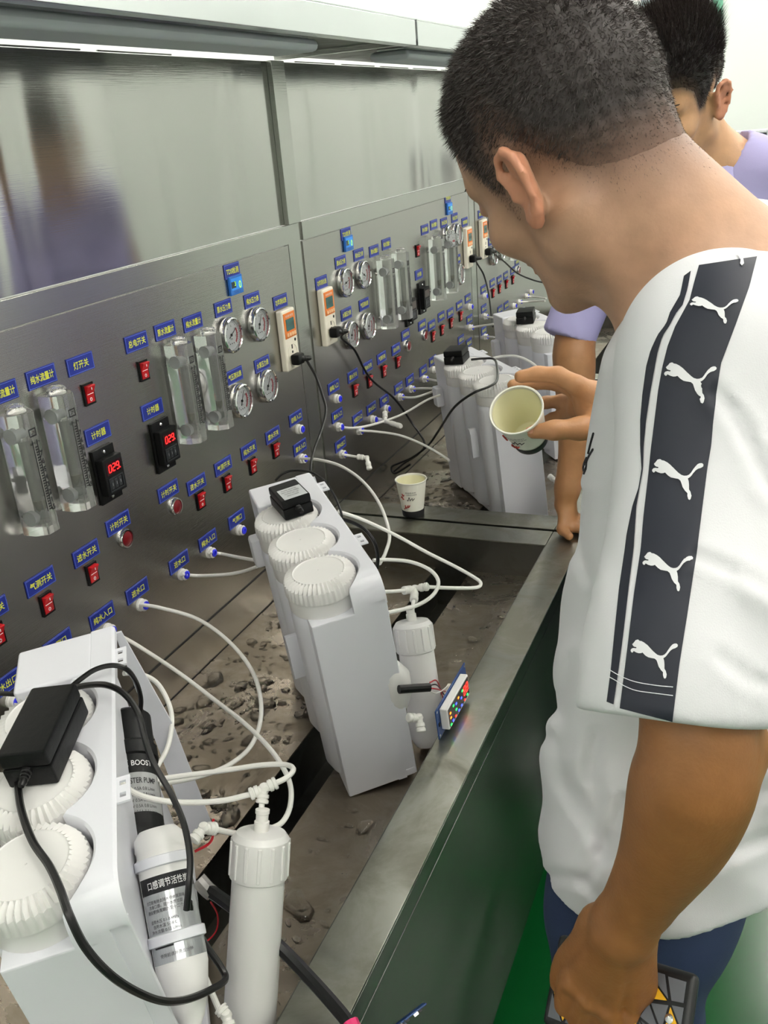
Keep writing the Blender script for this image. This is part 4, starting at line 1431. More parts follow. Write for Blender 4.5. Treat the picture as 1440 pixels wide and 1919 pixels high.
tk, CT = cable('thick black cable running off over the front rim', [(386, 1664, 1.06), (420, 1688, 1.05), (470, 1726, 1.04), (530, 1780, 1.03), (580, 1832, 1.01), (625, 1882, 0.985), (655, 1920, 0.965), (675, 1960, 0.95), (685, 2010, 0.94)], 0.0075)
part('pink_sleeve', MB().tube(path3([(656, 1915, 0.9655), (664, 1933, 0.959)], k=3), 0.0088, 10), mat('pink heat shrink', 'd8356f', 0.4), tk)
part('clear_sleeve', MB().tube(path3([(372, 1648, 1.062), (388, 1666, 1.060), (398, 1674, 1.058)], k=3), 0.0090, 10), mat('clear sleeve plastic', 'd7d3cf', 0.2, trans=0.6), tk)
RED_WIRE = mat('red wire', 'b01525', 0.4)
obj('signal_wire', MB().tube(path3([(395, 1690, 1.06), (408, 1715, 1.07), (405, 1745, 1.07), (385, 1765, 1.06), (360, 1770, 1.02)], 0.001), 0.0010, 6), RED_WIRE, None, 'thin red wire curling beside the silver post filter', 'wire')
obj('signal_wire', MB().tube(path3([(400, 1535, 1.02), (400, 1560, 1.02), (393, 1580, 1.015), (365, 1596, 1.01)], 0.001), 0.0016, 6), RED_WIRE, None, 'red sleeve wire hanging under the near elbow fitting', 'wire')
hp = MB()
for k in range(26):
    s = CPR[8 + k]
for k in range(34):
    i = 9 + k
    if i + 1 < len(CPR) and k % 5 != 4:
        a = Vector(CPR[i]); b = Vector(CPR[i + 1]); c = (Vector(CAM) - a).normalized()
        m_ = a.lerp(b, 0.2) + c * 0.0028; n_ = a.lerp(b, 0.75) + c * 0.0028
        hp.tube([m_, n_], 0.0009, 5)
pr = obj('hose_print', hp, PRINT, [o for o in COL.objects if o.get('label', '').startswith('white printed hose running')][0])
pr['kind'] = 'stuff'

# ------------------------------------------------------------------ paper cups
CUP_W = mat('paper cup cream', 'efeee2', 0.55)
CUP_IN = mat('paper cup inside', 'ece9c4', 0.5)
CUP_BASE = mat('cup dark base band', '1d1d1f', 0.5)
CUP_RED = mat('cup red print', 'a53328', 0.5)


def paper_cup(M, label, water=False):
    t = empty('paper_cup', M, label, 'cup', 'paper cups')
    h = 0.090; r0 = 0.0265; r1 = 0.0370
    part('wall', MB().lathe([(r0, 0.016), (r1 - 0.0005, h - 0.002), (r1 + 0.0010, h - 0.0015), (r1 + 0.0016, h), (r1 + 0.0008, h + 0.0012), (r1 - 0.0012, h + 0.0006), (r1 - 0.0014, h - 0.002), (r1 - 0.0016, h - 0.004)], 40, caps=False), CUP_W, t)
    part('inner_wall', MB().lathe([(0.0001, 0.0062), (r0 - 0.0020, 0.0060), (r0 - 0.0012, 0.0070), (r1 - 0.0022, h - 0.003)], 40, caps=False).mesh('inner', True, 60), CUP_IN, t)
    part('base_band', MB().lathe([(r0 - 0.0012, 0.0), (r0 - 0.0006, 0.001), (r0 + 0.0009, 0.0155), (r0 + 0.0006, 0.0162)], 40, caps=False), CUP_BASE, t)

    part('base', MB().lathe([(r0 - 0.0014, 0.003), (0.0001, 0.003)], 40, caps=False), CUP_W, t)

    def w2(me, ang, hh, sc=1.0):
        V = []
        for v in me.vertices:
            z = hh + v.co.y; r = r0 + (r1 - r0) * z / h + 0.0006
            a = ang + v.co.x / r
            V.append((r * math.cos(a), r * math.sin(a), z))
        return V, [tuple(p.vertices) for p in me.polygons]
    pr_ = MB()
    for s, w, hh, q in (('PAPER CUP', 0.026, 0.067, 0.0035), ('GOOD QUALITY CUPS', 0.030, 0.0615, 0.0035)):
        pr_.add(*w2(text_fit('高品质纸杯' if hh > 0.065 else '一次性饮水纸杯', w, q), 0.0, hh))
    # brush-like figure
    for (x0, y0), (x1, y1) in (((-0.008, 0.046), (-0.004, 0.056)), ((-0.004, 0.056), (-0.002, 0.046)), ((-0.002, 0.047), (0.003, 0.053)), ((0.003, 0.053), (0.004, 0.046)), ((0.004, 0.047), (0.009, 0.052)), ((-0.010, 0.048), (-0.006, 0.047))):
        pts = []
        for q in range(4):
            x = x0 + (x1 - x0) * q / 3; z = y0 + (y1 - y0) * q / 3
            r = r0 + (r1 - r0) * z / h + 0.0006; a = x / r
            pts.append((r * math.cos(a), r * math.sin(a), z))
        pr_.tube(pts, 0.0006, 5)
    part('print', pr_, PRINT, t)
    rd = MB()
    for k, (x, z, s) in enumerate(((-0.022, 0.052, 0.004), (-0.020, 0.060, 0.003), (-0.012, 0.030, 0.004), (-0.006, 0.031, 0.003), (-0.016, 0.026, 0.003))):
        pts = []
        for q in range(5):
            xx = x + s * (q / 4 - 0.5) * 2; zz = z + s * math.sin(q * 1.4 + k)
            r = r0 + (r1 - r0) * zz / h + 0.0006; a = xx / r
            pts.append((r * math.cos(a), r * math.sin(a), zz))
        rd.tube(pts, 0.0012, 5)
    part('red_print', rd, CUP_RED, t)
    if water:
        part('water', MB().lathe([(0.0001, 0.0200), (r0 + 0.001, 0.0200), (r0 + 0.0010, 0.0196), (0.0001, 0.0190)], 32), mat('water in cup', 'f0f2e4', 0.03, trans=0.7, ior=1.33), t)
    return t


cb = on_z(775, 963, RIM_Z)
_ang = math.atan2(CAM[1] - cb[1], CAM[0] - cb[0])
paper_cup(Matrix.Translation((cb[0], cb[1], RIM_Z + 0.0003)) @ Matrix.Rotation(_ang - 0.1, 4, 'Z'), 'cream paper cup standing on the steel rim between the bays')
CUP_RIM = Vector(at(968, 768, 1.30))
CUP_AX = Vector(CR.T @ np.array([-0.357, -0.382, -0.853])).normalized()      # base -> rim
CUP_BOT = CUP_RIM - CUP_AX * 0.090
_x = Vector((0, 0, -1)); _x = (_x - CUP_AX * _x.dot(CUP_AX)).normalized(); _y = CUP_AX.cross(_x)
MCUP = Matrix((_x, _y, CUP_AX)).transposed().to_4x4(); MCUP.translation = CUP_BOT
paper_cup(MCUP, 'cream paper cup held tilted in his hand')

# ------------------------------------------------------------------ circuit boards
PCB = mat('blue circuit board', '1d3f78', 0.35)
GREY_SMD = mat('dark chips', '1a1b1e', 0.4)
y0, y1, zb, zt = 1.112, 1.257, -0.8705, -0.820
t = empty('display_board', Matrix.Translation((0.566, y0, zb)) @ Matrix.Rotation(math.radians(-4), 4, 'Y'), 'blue circuit board with glowing coloured display leaning on the front rim', 'circuit board')
Lb = y1 - y0; hb = zt - zb
part('board', MB().rbox(-0.0016, 0.0, 0, Lb, 0, hb, 0.0004, 1), PCB, t)
part('display_case', MB().rbox(0.0003, 0.013, 0.014, 0.118, 0.010, 0.046, 0.001, 1), WHITE_PL2, t)
part('display_face', MB().box(0.0128, 0.0136, 0.017, 0.115, 0.013, 0.043), mat('black display face', '0b0c10', 0.2), t)
LEDS = [('red', 'ff2a20', 4), ('green', '27ff5a', 4), ('blue', '3040ff', 6), ('orange', 'ff7a1c', 4)]
for k, (yy, zz, ci) in enumerate(((0.024, 0.034, 3), (0.024, 0.026, 3), (0.040, 0.037, 1), (0.052, 0.033, 2), (0.050, 0.024, 1), (0.064, 0.036, 3), (0.076, 0.028, 2), (0.084, 0.036, 1),
                                   (0.022, 0.015, 1), (0.032, 0.016, 2), (0.044, 0.016, 0), (0.060, 0.016, 2), (0.074, 0.016, 2), (0.090, 0.016, 0), (0.104, 0.017, 1))):
    n_, c_, s_ = LEDS[ci]
    o = part('led', cached('led_dot', lambda: MB().rbox(0.0, 0.0008, -0.0024, 0.0024, -0.0015, 0.0015, 0.0005, 1)), mat('led ' + n_, c_, 0.4, emit=c_, estr=s_), t, n_ + ' led')
    # each colour needs its own mesh data to hold its own material
    o.data = o.data.copy(); o.data.materials.clear(); o.data.materials.append(MATS['led ' + n_])
    o.location = (0.0136, yy, zz)
dg_ = part('digits', seg_digits('88', 0.008, 0.014, 0.012).mesh('digits'), mat('led red', 'ff2a20', 0.4), t)
dg_.matrix_local = Matrix.Translation((0.0137, 0.100, 0.030)) @ Matrix(((0, 0, 1, 0), (1, 0, 0, 0), (0, 1, 0, 0), (0, 0, 0, 1)))
part('socket', MB().rbox(-0.014, -0.0018, 0.060, 0.096, 0.018, 0.040, 0.001, 1), CREAM, t)
for yy, zz in ((0.005, 0.005), (0.005, 0.046), (0.140, 0.005), (0.140, 0.046)):
    part('screw_hole', MB().lathe([(0.0022, -0.0019), (0.0022, 0.0004)], 10, Matrix.Translation((0, yy, zz)), axis='x'), CHROME, t)
for yy, zz, a, b in ((0.124, 0.030, 0.006, 0.005), (0.132, 0.022, 0.004, 0.004), (0.126, 0.016, 0.005, 0.003), (0.006, 0.024, 0.003, 0.006)):
    part('chip', MB().box(0.0, 0.002, yy - a / 2, yy + a / 2, zz - b / 2, zz + b / 2), GREY_SMD, t)
# ribbon of wires from the back of the unit to the board socket
sck = Vector((0.566 - 0.014, y0 + 0.078, zb + 0.029))
for k, (m_, c_) in enumerate((('red wire', 'b01525'), ('black', '0e0e0f'), ('red wire', 'b01525'), ('white', 'e0e0da'))):
    dz = 0.006 * (k - 1.5)
    obj('signal_wire', MB().tube(catmull([at(806, 1287 + dz * 900, 1.40), at(820, 1288 + dz * 1200, 1.42), tuple(sck + Vector((0.0, -0.01 + 0.007 * k, dz)))], 5), 0.0011, 6),
        RED_WIRE if m_ == 'red wire' else mat('wire ' + m_, c_, 0.4), None, ('red', 'black', 'lower red', 'white')[k] + ' wire plugged into the back of the display board', 'wire', 'wires to the display board')
obj('cable_sleeve', MB().tube(catmull([at(748, 1292, 1.38), at(775, 1290, 1.39), at(806, 1288, 1.40)], 4), 0.0065, 10), BLACK_CAB, None, 'black sleeve around wires to the display board', 'cable')
# board hanging below the rim at the bottom edge
P0 = Vector(at(765, 1905, 0.985))
Mx = Matrix.Translation(P0) @ Matrix(((CR[0][0], 0, 0, 0), (CR[0][1], 1, 0, 0), (CR[0][2], 0, 1, 0), (0, 0, 0, 1)))
t = empty('hanging_board', Matrix.Translation(P0) @ Matrix.Rotation(math.radians(62), 4, 'Z') @ Matrix.Rotation(math.radians(38), 4, 'X') @ Matrix.Rotation(math.radians(-18), 4, 'Y'), 'small blue circuit board hanging below the front rim', 'circuit board')
part('board', MB().rbox(-0.022, 0.022, -0.0008, 0.0008, -0.016, 0.012, 0.0003, 1), PCB, t)
for k, (x, z, a) in enumerate(((-0.012, 0.004, 0.006), (-0.004, -0.004, 0.008), (0.008, 0.003, 0.005), (0.014, -0.004, 0.004))):
    part('chip', MB().box(x - a / 2, x + a / 2, -0.004, -0.0008, z - a / 2, z + a / 2), GREY_SMD if k % 2 else CHROME, t)
for k in range(3):
    part('pin', MB().cyl((-0.016 + k * 0.005, 0, 0.012), (-0.017 + k * 0.005, -0.004, 0.022), 0.0009, n=6), CHROME, t)
obj('signal_wire', MB().tube(catmull([tuple(CT[-1]), at(705, 1990, 0.95), at(735, 1960, 0.97), tuple(P0 + Vector((0, 0, -0.012)))], 6), 0.0012, 6), BLACK_CAB, None, 'thin black wire carrying the hanging circuit board', 'wire')

# ------------------------------------------------------------------ water drops in the trays
WATER = mat('water drop', 'ffffff', 0.02, trans=1.0, ior=1.33)


def drops(n, regions, seed, label, z=TRAY_Z):
    rnd = random.Random(seed)
    mb = MB()
    for (x0, x1, y0, y1, k, big) in regions:
        for _ in range(k):
            x = rnd.uniform(x0, x1); y = rnd.uniform(y0, y1)
            s = rnd.uniform(0.0016, 0.0052) * (1 + (rnd.random() < 0.12) * big)
            el = rnd.uniform(0.7, 2.2); a = rnd.uniform(0, PI)
            V = [(0, 0, s * 0.5)]; F = []
            m_ = 9
            ph = [rnd.uniform(0.75, 1.25) for _ in range(m_)]
            for ring, (rr, hh) in enumerate(((0.55, 0.43), (0.92, 0.20), (1.0, 0.0))):
                for j in range(m_):
                    b = 2 * PI * j / m_
                    V.append((s * el * rr * ph[j] * math.cos(b), s * rr * ph[j] * math.sin(b), s * hh))
            for j in range(m_):
                j2 = (j + 1) % m_
                F.append((0, 1 + j, 1 + j2))
                for q in (0, 1):
                    F.append((1 + q * m_ + j, 1 + (q + 1) * m_ + j, 1 + (q + 1) * m_ + j2, 1 + q * m_ + j2))
            mb.add(V, F, Matrix.Translation((x, y, z + 0.0002)) @ Matrix.Rotation(a, 4, 'Z'))
    o = obj('water_drops', mb.mesh('drops', True, None), WATER, None, label, 'water')
    o['kind'] = 'stuff'


drops(0, [(0.02, 0.29, 0.75, 1.10, 260, 2.5), (0.03, 0.28, 1.08, 1.55, 300, 2.0), (0.40, 0.55, 1.10, 1.75, 90, 2.5), (0.40, 0.54, 0.70, 1.05, 30, 2.5), (0.12, 0.27, 0.80, 0.98, 160, 0.5)], 3, 'clear water drops scattered over the near steel tray')
drops(0, [(0.02, 0.29, 2.03, 2.45, 420, 2.5), (0.05, 0.29, 2.4, 2.9, 120, 2.0)], 5, 'clear water drops scattered over the second steel tray')

# white units standing on a far shelf by the end wall
SHF = Vector(at(1392, 262, 4.75)); SHZ = SHF.z - 0.30
t = empty('wall_shelf', Matrix.Translation((SHF.x, SHF.y, SHZ)), 'pale shelf rack at the far end carrying filter units', 'shelf')
part('board', MB().rbox(-0.35, 0.75, -0.18, 0.18, -0.02, 0.0, 0.003), FRAME_W, t)
for x in (-0.30, 0.70):
    for y in (-0.15, 0.15):
        part('leg', MB().box(x - 0.015, x + 0.015, y - 0.015, y + 0.015, FLOOR - SHZ, -0.02), FRAME_W, t)


def far_unit(x, y, label, w=0.27):
    t = empty('shelf_filter_unit', Matrix.Translation((x, y, SHZ)), label, 'water filter', 'filter units on the far shelf')
    part('back_plate', MB().rbox(-w / 2, w / 2, 0.03, 0.05, 0.0, 0.34, 0.004), WHITE_PL, t)
    part('top_plate', MB().rbox(-w / 2, w / 2, -0.09, 0.03, 0.33, 0.345, 0.004), WHITE_PL, t)
    for k in range(4):
        part('side_fin', MB().box(w / 2 + 0.004 + 0.012 * k, w / 2 + 0.008 + 0.012 * k, -0.08, 0.05, 0.0, 0.34), WHITE_PL, t)
    for k in range(4):
        part('cartridge', MB().lathe([(0.028, 0.0), (0.030, 0.02), (0.030, 0.30), (0.02, 0.31)], 16, Matrix.Translation((-w / 2 + 0.04 + k * 0.062, -0.03, 0.002))), WHITE_PL2, t)
        part('slot', MB().box(-w / 2 + 0.068 + k * 0.062, -w / 2 + 0.074 + k * 0.062, -0.02, 0.029, 0.05, 0.28), GREY_MESH, t)
    part('pump', MB().lathe([(0.030, 0.0), (0.034, 0.02), (0.034, 0.12), (0.028, 0.14)], 16, Matrix.Translation((w / 2 - 0.05, -0.05, 0.18))), BLACK_PL, t)
    part('pump_label', MB().box(w / 2 - 0.072, w / 2 - 0.028, -0.087, -0.085, 0.21, 0.25), WHITE_PRINT, t)


far_unit(SHF.x - 0.02, SHF.y - 0.02, 'white filter rack with black pump on the far shelf')
t = empty('valve_bank', Matrix.Translation((at(1341, 240, 4.75)[0], SHF.y - 0.12, SHZ)), 'row of slim white valves on the far shelf', 'valves')
for k in range(4):
    part('valve_tube', MB().lathe([(0.004, 0.0), (0.005, 0.05), (0.005, 0.38), (0.0062, 0.385), (0.0062, 0.41), (0.004, 0.415)], 12, Matrix.Translation((k * 0.014, 0, 0.002))), WHITE_PL2, t)
    part('valve_band', MB().lathe([(0.0063, 0.385), (0.0067, 0.386), (0.0067, 0.398), (0.0063, 0.399)], 12, Matrix.Translation((k * 0.014, 0, 0.002))), BLACK_PL, t)

# ------------------------------------------------------------------ people: smooth-blended volumes turned into one skin
def smin(a, b, k):
    h = np.clip(0.5 + 0.5 * (b - a) / k, 0, 1)
    return b * (1 - h) + a * h - k * h * (1 - h)


class Vol:
    """list of primitives joined with a smooth union (or cut away)"""
    def __init__(self):
        self.P = []

    def cap(self, a, b, ra, rb=None, k=0.012, cut=False):
        a = np.array(a, float); b = np.array(b, float); rb = ra if rb is None else rb
        L2 = max(float((b - a) @ (b - a)), 1e-12)

        def f(p):
            t = np.clip((p - a) @ (b - a) / L2, 0, 1)
            return np.linalg.norm(p - a - t[:, None] * (b - a), axis=1) - (ra + (rb - ra) * t)
        c = (a + b) / 2
        self.P.append((f, c, np.sqrt(L2) / 2 + max(ra, rb), k, cut))
        return self

    def chain(self, pts, rad, k=0.012):
        for i in range(len(pts) - 1):
            self.cap(pts[i], pts[i + 1], rad[i], rad[i + 1], k)
        return self

    def limb(self, pts, rad, k=0.012, n=4):
        C = catmull([np.append(np.array(a, float), r) for a, r in zip(pts, rad)], n)
        return self.chain([c[:3] for c in C], [c[3] for c in C], k)

    def ell(self, c, r, R=None, k=0.012, cut=False):
        c = np.array(c, float); r = np.array(r, float)
        R = np.eye(3) if R is None else np.array(R, float)

        def f(p):
            q = (p - c) @ R
            k0 = np.linalg.norm(q / r, axis=1); k1 = np.linalg.norm(q / (r * r), axis=1)
            return k0 * (k0 - 1.0) / np.maximum(k1, 1e-9)
        self.P.append((f, c, float(r.max()), k, cut))
        return self

    def fn(self, f, c, rad, k=0.012, cut=False):
        self.P.append((f, np.array(c, float), rad, k, cut))
        return self

    def __call__(self, p):
        d = np.full(len(p), 0.25)
        for f, c, rad, k, cut in self.P:
            near = np.linalg.norm(p - c, axis=1) < rad + 0.06
            if not near.any():
                continue
            v = f(p[near])
            d[near] = -smin(-d[near], v, k) if cut else smin(d[near], v, k)
        return d


def poly_field(f, lo, hi, h, block=8):
    """surface of f = 0 on a sparse grid (naive surface nets). returns V, F"""
    lo = np.array(lo, float); hi = np.array(hi, float)
    nb = np.ceil((hi - lo) / (h * block)).astype(int)
    n = nb * block + 1
    S = np.full(n, 0.25, np.float32)
    bc = np.stack(np.meshgrid(*[np.arange(k) for k in nb], indexing='ij'), -1).reshape(-1, 3)
    ctr = lo + (bc + 0.5) * h * block
    dc = f(ctr)
    act = np.abs(dc) < h * block * 1.05
    # a sign for the far blocks
    for b, d in zip(bc[~act], dc[~act]):
        if d < 0:
            S[b[0] * block:(b[0] + 1) * block + 1, b[1] * block:(b[1] + 1) * block + 1, b[2] * block:(b[2] + 1) * block + 1] = -0.25
    g = np.stack(np.meshgrid(*[np.arange(block + 1)] * 3, indexing='ij'), -1).reshape(-1, 3)
    ab = bc[act]
    for i0 in range(0, len(ab), 400):
        sub = ab[i0:i0 + 400]
        idx = (sub[:, None, :] * block + g[None]).reshape(-1, 3)
        v = f(lo + idx * h)
        S[idx[:, 0], idx[:, 1], idx[:, 2]] = v
    neg = S < 0
    c = np.zeros(n - 1, np.int8)
    for dx in (0, 1):
        for dy in (0, 1):
            for dz in (0, 1):
                c += neg[dx:n[0] - 1 + dx, dy:n[1] - 1 + dy, dz:n[2] - 1 + dz]
    cells = np.argwhere((c > 0) & (c < 8))
    cid = np.full(n - 1, -1, np.int64)
    cid[cells[:, 0], cells[:, 1], cells[:, 2]] = np.arange(len(cells))
    acc = np.zeros((len(cells), 3)); cnt = np.zeros(len(cells))
    corners = [(dx, dy, dz) for dx in (0, 1) for dy in (0, 1) for dz in (0, 1)]
    for i in range(8):
        for j in range(i + 1, 8):
            a, b = np.array(corners[i]), np.array(corners[j])
            if np.abs(a - b).sum() != 1:
                continue
            ca = cells + a; cb_ = cells + b
            sa = S[ca[:, 0], ca[:, 1], ca[:, 2]]; sb = S[cb_[:, 0], cb_[:, 1], cb_[:, 2]]
            x = (sa < 0) != (sb < 0)
            t = np.where(x, sa / np.where(x, sa - sb, 1), 0)
            acc[x] += (a + t[:, None] * (b - a))[x]; cnt[x] += 1
    V = lo + (cells + acc / cnt[:, None]) * h
    F = []
    for ax in range(3):
        o1, o2 = [(1, 2), (2, 0), (0, 1)][ax]
        sl0 = [slice(None)] * 3; sl1 = [slice(None)] * 3
        sl0[ax] = slice(0, n[ax] - 1); sl1[ax] = slice(1, n[ax])
        cr = np.argwhere(neg[tuple(sl0)] != neg[tuple(sl1)])
        cr = cr[(cr[:, o1] > 0) & (cr[:, o2] > 0) & (cr[:, o1] < n[o1] - 1) & (cr[:, o2] < n[o2] - 1)]
        e1 = np.zeros(3, int); e1[o1] = 1; e2 = np.zeros(3, int); e2[o2] = 1

        def g_(q):
            return cid[q[:, 0], q[:, 1], q[:, 2]]
        q = np.stack([g_(cr), g_(cr - e1), g_(cr - e1 - e2), g_(cr - e2)], 1)
        ins = neg[cr[:, 0], cr[:, 1], cr[:, 2]]
        q[~ins] = q[~ins][:, ::-1]
        F.append(q[(q >= 0).all(1)])
    F = np.concatenate(F)
    return V, F


def np_mesh(name, V, F, smooth_it=0):
    if smooth_it:
        # laplacian smoothing of the quads
        e = np.concatenate([F[:, [0, 1]], F[:, [1, 2]], F[:, [2, 3]], F[:, [3, 0]]])
        for _ in range(smooth_it):
            s = np.zeros_like(V); c = np.zeros(len(V))
            np.add.at(s, e[:, 0], V[e[:, 1]]); np.add.at(s, e[:, 1], V[e[:, 0]])
            np.add.at(c, e[:, 0], 1); np.add.at(c, e[:, 1], 1)
            V = 0.5 * V + 0.5 * s / np.maximum(c, 1)[:, None]
    me = bpy.data.meshes.new(name)
    me.vertices.add(len(V)); me.vertices.foreach_set('co', V.astype(np.float32).ravel())
    me.loops.add(F.size); me.loops.foreach_set('vertex_index', F.astype(np.int32).ravel())
    me.polygons.add(len(F)); me.polygons.foreach_set('loop_start', np.arange(0, F.size, F.shape[1], dtype=np.int32))
    me.update(calc_edges=True); me.validate()
    me.polygons.foreach_set('use_smooth', [True] * len(me.polygons))
    me.update()
    return me


def set_color(me, rgb):
    a = me.color_attributes.new('tone', 'FLOAT_COLOR', 'POINT')
    c = np.ones((len(me.vertices), 4), np.float32); c[:, :3] = rgb
    a.data.foreach_set('color', c.ravel())


def attr_mat(name, rough, sub=0.0, bump=None, spec=None):
    M = mat(name, '888888', rough, sub=sub, bump=bump, spec=spec)
    nt = M.node_tree
    a = nt.nodes.new('ShaderNodeAttribute'); a.attribute_name = 'tone'
    n = nt.nodes.new('ShaderNodeTexNoise'); n.inputs['Scale'].default_value = 45; n.inputs['Detail'].default_value = 4
    tc = nt.nodes.new('ShaderNodeTexCoord'); nt.links.new(tc.outputs['Object'], n.inputs['Vector'])
    mr = nt.nodes.new('ShaderNodeMapRange'); mr.inputs[1].default_value = 0.3; mr.inputs[2].default_value = 0.7
    mr.inputs[3].default_value = 0.90; mr.inputs[4].default_value = 1.08
    nt.links.new(n.outputs['Fac'], mr.inputs[0])
    mx = nt.nodes.new('ShaderNodeVectorMath'); mx.operation = 'SCALE'
    nt.links.new(a.outputs['Color'], mx.inputs[0]); nt.links.new(mr.outputs[0], mx.inputs['Scale'])
    nt.links.new(mx.outputs[0], nt.nodes['Principled BSDF'].inputs['Base Color'])
    return M


SKIN = attr_mat('skin', 0.48, sub=0.0, bump=(320, 0.06))


def head_frame(yaw, pitch, roll):
    fh = np.array([-math.cos(yaw), math.sin(yaw), 0]); up = np.array([0, 0, 1.0])
    F_ = math.cos(pitch) * fh - math.sin(pitch) * up; U_ = math.sin(pitch) * fh + math.cos(pitch) * up
    X_ = np.cross(F_, U_)
    X2 = math.cos(roll) * X_ + math.sin(roll) * U_; U2 = -math.sin(roll) * X_ + math.cos(roll) * U_
    return np.stack([X2, F_, U2], 1)


def add_head(vol, M, o, ear_out=1.0):
    """head volumes: local x right, y to the face, z up; origin between the ears"""
    T = lambda *p: o + M @ np.array(p, float)
    vol.ell(T(0, -0.010, 0.045), (0.0775, 0.0975, 0.0870), M, 0.01)
    vol.ell(T(0, 0.030, -0.020), (0.0610, 0.0600, 0.0830), M, 0.03)
    vol.ell(T(0, 0.045, 0.048), (0.060, 0.042, 0.045), M, 0.02)
    for s in (-1, 1):
        vol.cap(T(0.050 * s, -0.002, -0.060), T(0.018 * s, 0.066, -0.096), 0.020, 0.017, 0.025)
        vol.cap(T(0.054 * s, 0.000, -0.020), T(0.050 * s, -0.002, -0.062), 0.018, 0.020, 0.02)
        vol.ell(T(0.044 * s, 0.058, -0.022), (0.024, 0.024, 0.020), M, 0.02)
        vol.cap(T(0.012 * s, 0.086, 0.030), T(0.045 * s, 0.070, 0.030), 0.010, 0.009, 0.015)
        vol.ell(T(0.032 * s, 0.093, 0.012), (0.015, 0.012, 0.009), M, 0.010, True)
        vol.ell(T(0.032 * s, 0.0790, 0.012), (0.0135, 0.0120, 0.0100), M, 0.004)
        vol.cap(T(0.020 * s, 0.0905, 0.0095), T(0.045 * s, 0.0830, 0.0095), 0.0022, 0.0020, 0.003)
        vol.ell(T(0.011 * s, 0.100, -0.026), (0.009, 0.010, 0.008), M, 0.006)
        # ear: a dished plate with a rolled rim and lobe
        ex, ey, ez = 0.080 * s, -0.012, -0.004
        e = lambda a, b, c=0.0: T(ex + s * (0.006 + c + 0.30 * max(0, -(a)) * ear_out), ey + a, ez + b)
        rim = [e(0.010, 0.004, 0.0), e(0.012, 0.018, 0.001), e(0.004, 0.030, 0.003), e(-0.010, 0.031, 0.005), e(-0.019, 0.022, 0.006), e(-0.021, 0.006, 0.006), e(-0.016, -0.012, 0.005), e(-0.008, -0.024, 0.003), e(0.002, -0.031, 0.001), e(0.009, -0.026, -0.002)]
        vol.chain(rim, [0.0036, 0.0038, 0.0040, 0.0042, 0.0042, 0.0040, 0.0040, 0.0050, 0.0062, 0.0050], 0.004)
        Re = M
        vol.cap(e(-0.010, 0.018, -0.003), e(-0.004, -0.016, -0.004), 0.0090, 0.0080, 0.006)
        vol.cap(e(0.006, 0.010, -0.006), e(0.004, -0.020, -0.006), 0.0075, 0.0075, 0.006)
        vol.ell(e(-0.003, -0.002, 0.009), (0.008, 0.009, 0.013), M, 0.004, True)
        vol.ell(e(0.0095, -0.004, 0.001), (0.0045, 0.0045, 0.006), M, 0.003)
        vol.chain([e(-0.004, 0.022, 0.001), e(-0.013, 0.012, 0.003), e(-0.012, -0.008, 0.003)], [0.0026, 0.0030, 0.0028], 0.003)
    vol.cap(T(0, 0.088, 0.022), T(0, 0.108, -0.018), 0.0075, 0.0115, 0.012)
    vol.ell(T(0, 0.106, -0.022), (0.011, 0.010, 0.009), M, 0.008)
    vol.ell(T(0, 0.0870, -0.050), (0.023, 0.010, 0.0065), M, 0.006)
    vol.ell(T(0, 0.0860, -0.062), (0.019, 0.010, 0.0070), M, 0.006)
    vol.ell(T(0, 0.070, -0.098), (0.020, 0.018, 0.015), M, 0.018)
    return T


def skull_volume(M, o, necks):
    T = lambda *q: o + M @ np.array(q, float)
    v = Vol()
    v.ell(T(0, -0.010, 0.045), (0.0775, 0.0975, 0.0870), M, 0.01)
    v.ell(T(0, 0.030, -0.020), (0.0610, 0.0600, 0.0830), M, 0.03)
    v.ell(T(0, 0.045, 0.048), (0.060, 0.042, 0.045), M, 0.02)
    for a, b, ra, rb in necks:
        v.cap(a, b, ra, rb, 0.03)
    return v


def hair_shell(vol, M, o, ys, zs, thick, top, lo, hi, h, rough=0.0012, seed=1):
    """hair as a layer over the skull that thins out at the hairline"""
    ys = np.array(ys); zs = np.array(zs)

    def f(p):
        q = (p - o) @ M
        g = q[:, 2] - np.interp(q[:, 1], ys, zs)
        s = np.clip((g + 0.004) / 0.055, 0, 1); s = s * (2 - s)
        th = -0.004 + (thick + 0.004) * s
        th = th + top * np.clip((q[:, 2] - 0.06) / 0.06, 0, 1)
        th = th + rough * (np.sin(q[:, 0] * 310 + seed) * np.sin(q[:, 1] * 290 + 2 * seed) + np.sin(q[:, 0] * 170 + q[:, 2] * 210) * np.sin(q[:, 2] * 330)) * s ** 3
        return vol(p) - th
    return poly_field(f, lo, hi, h), f


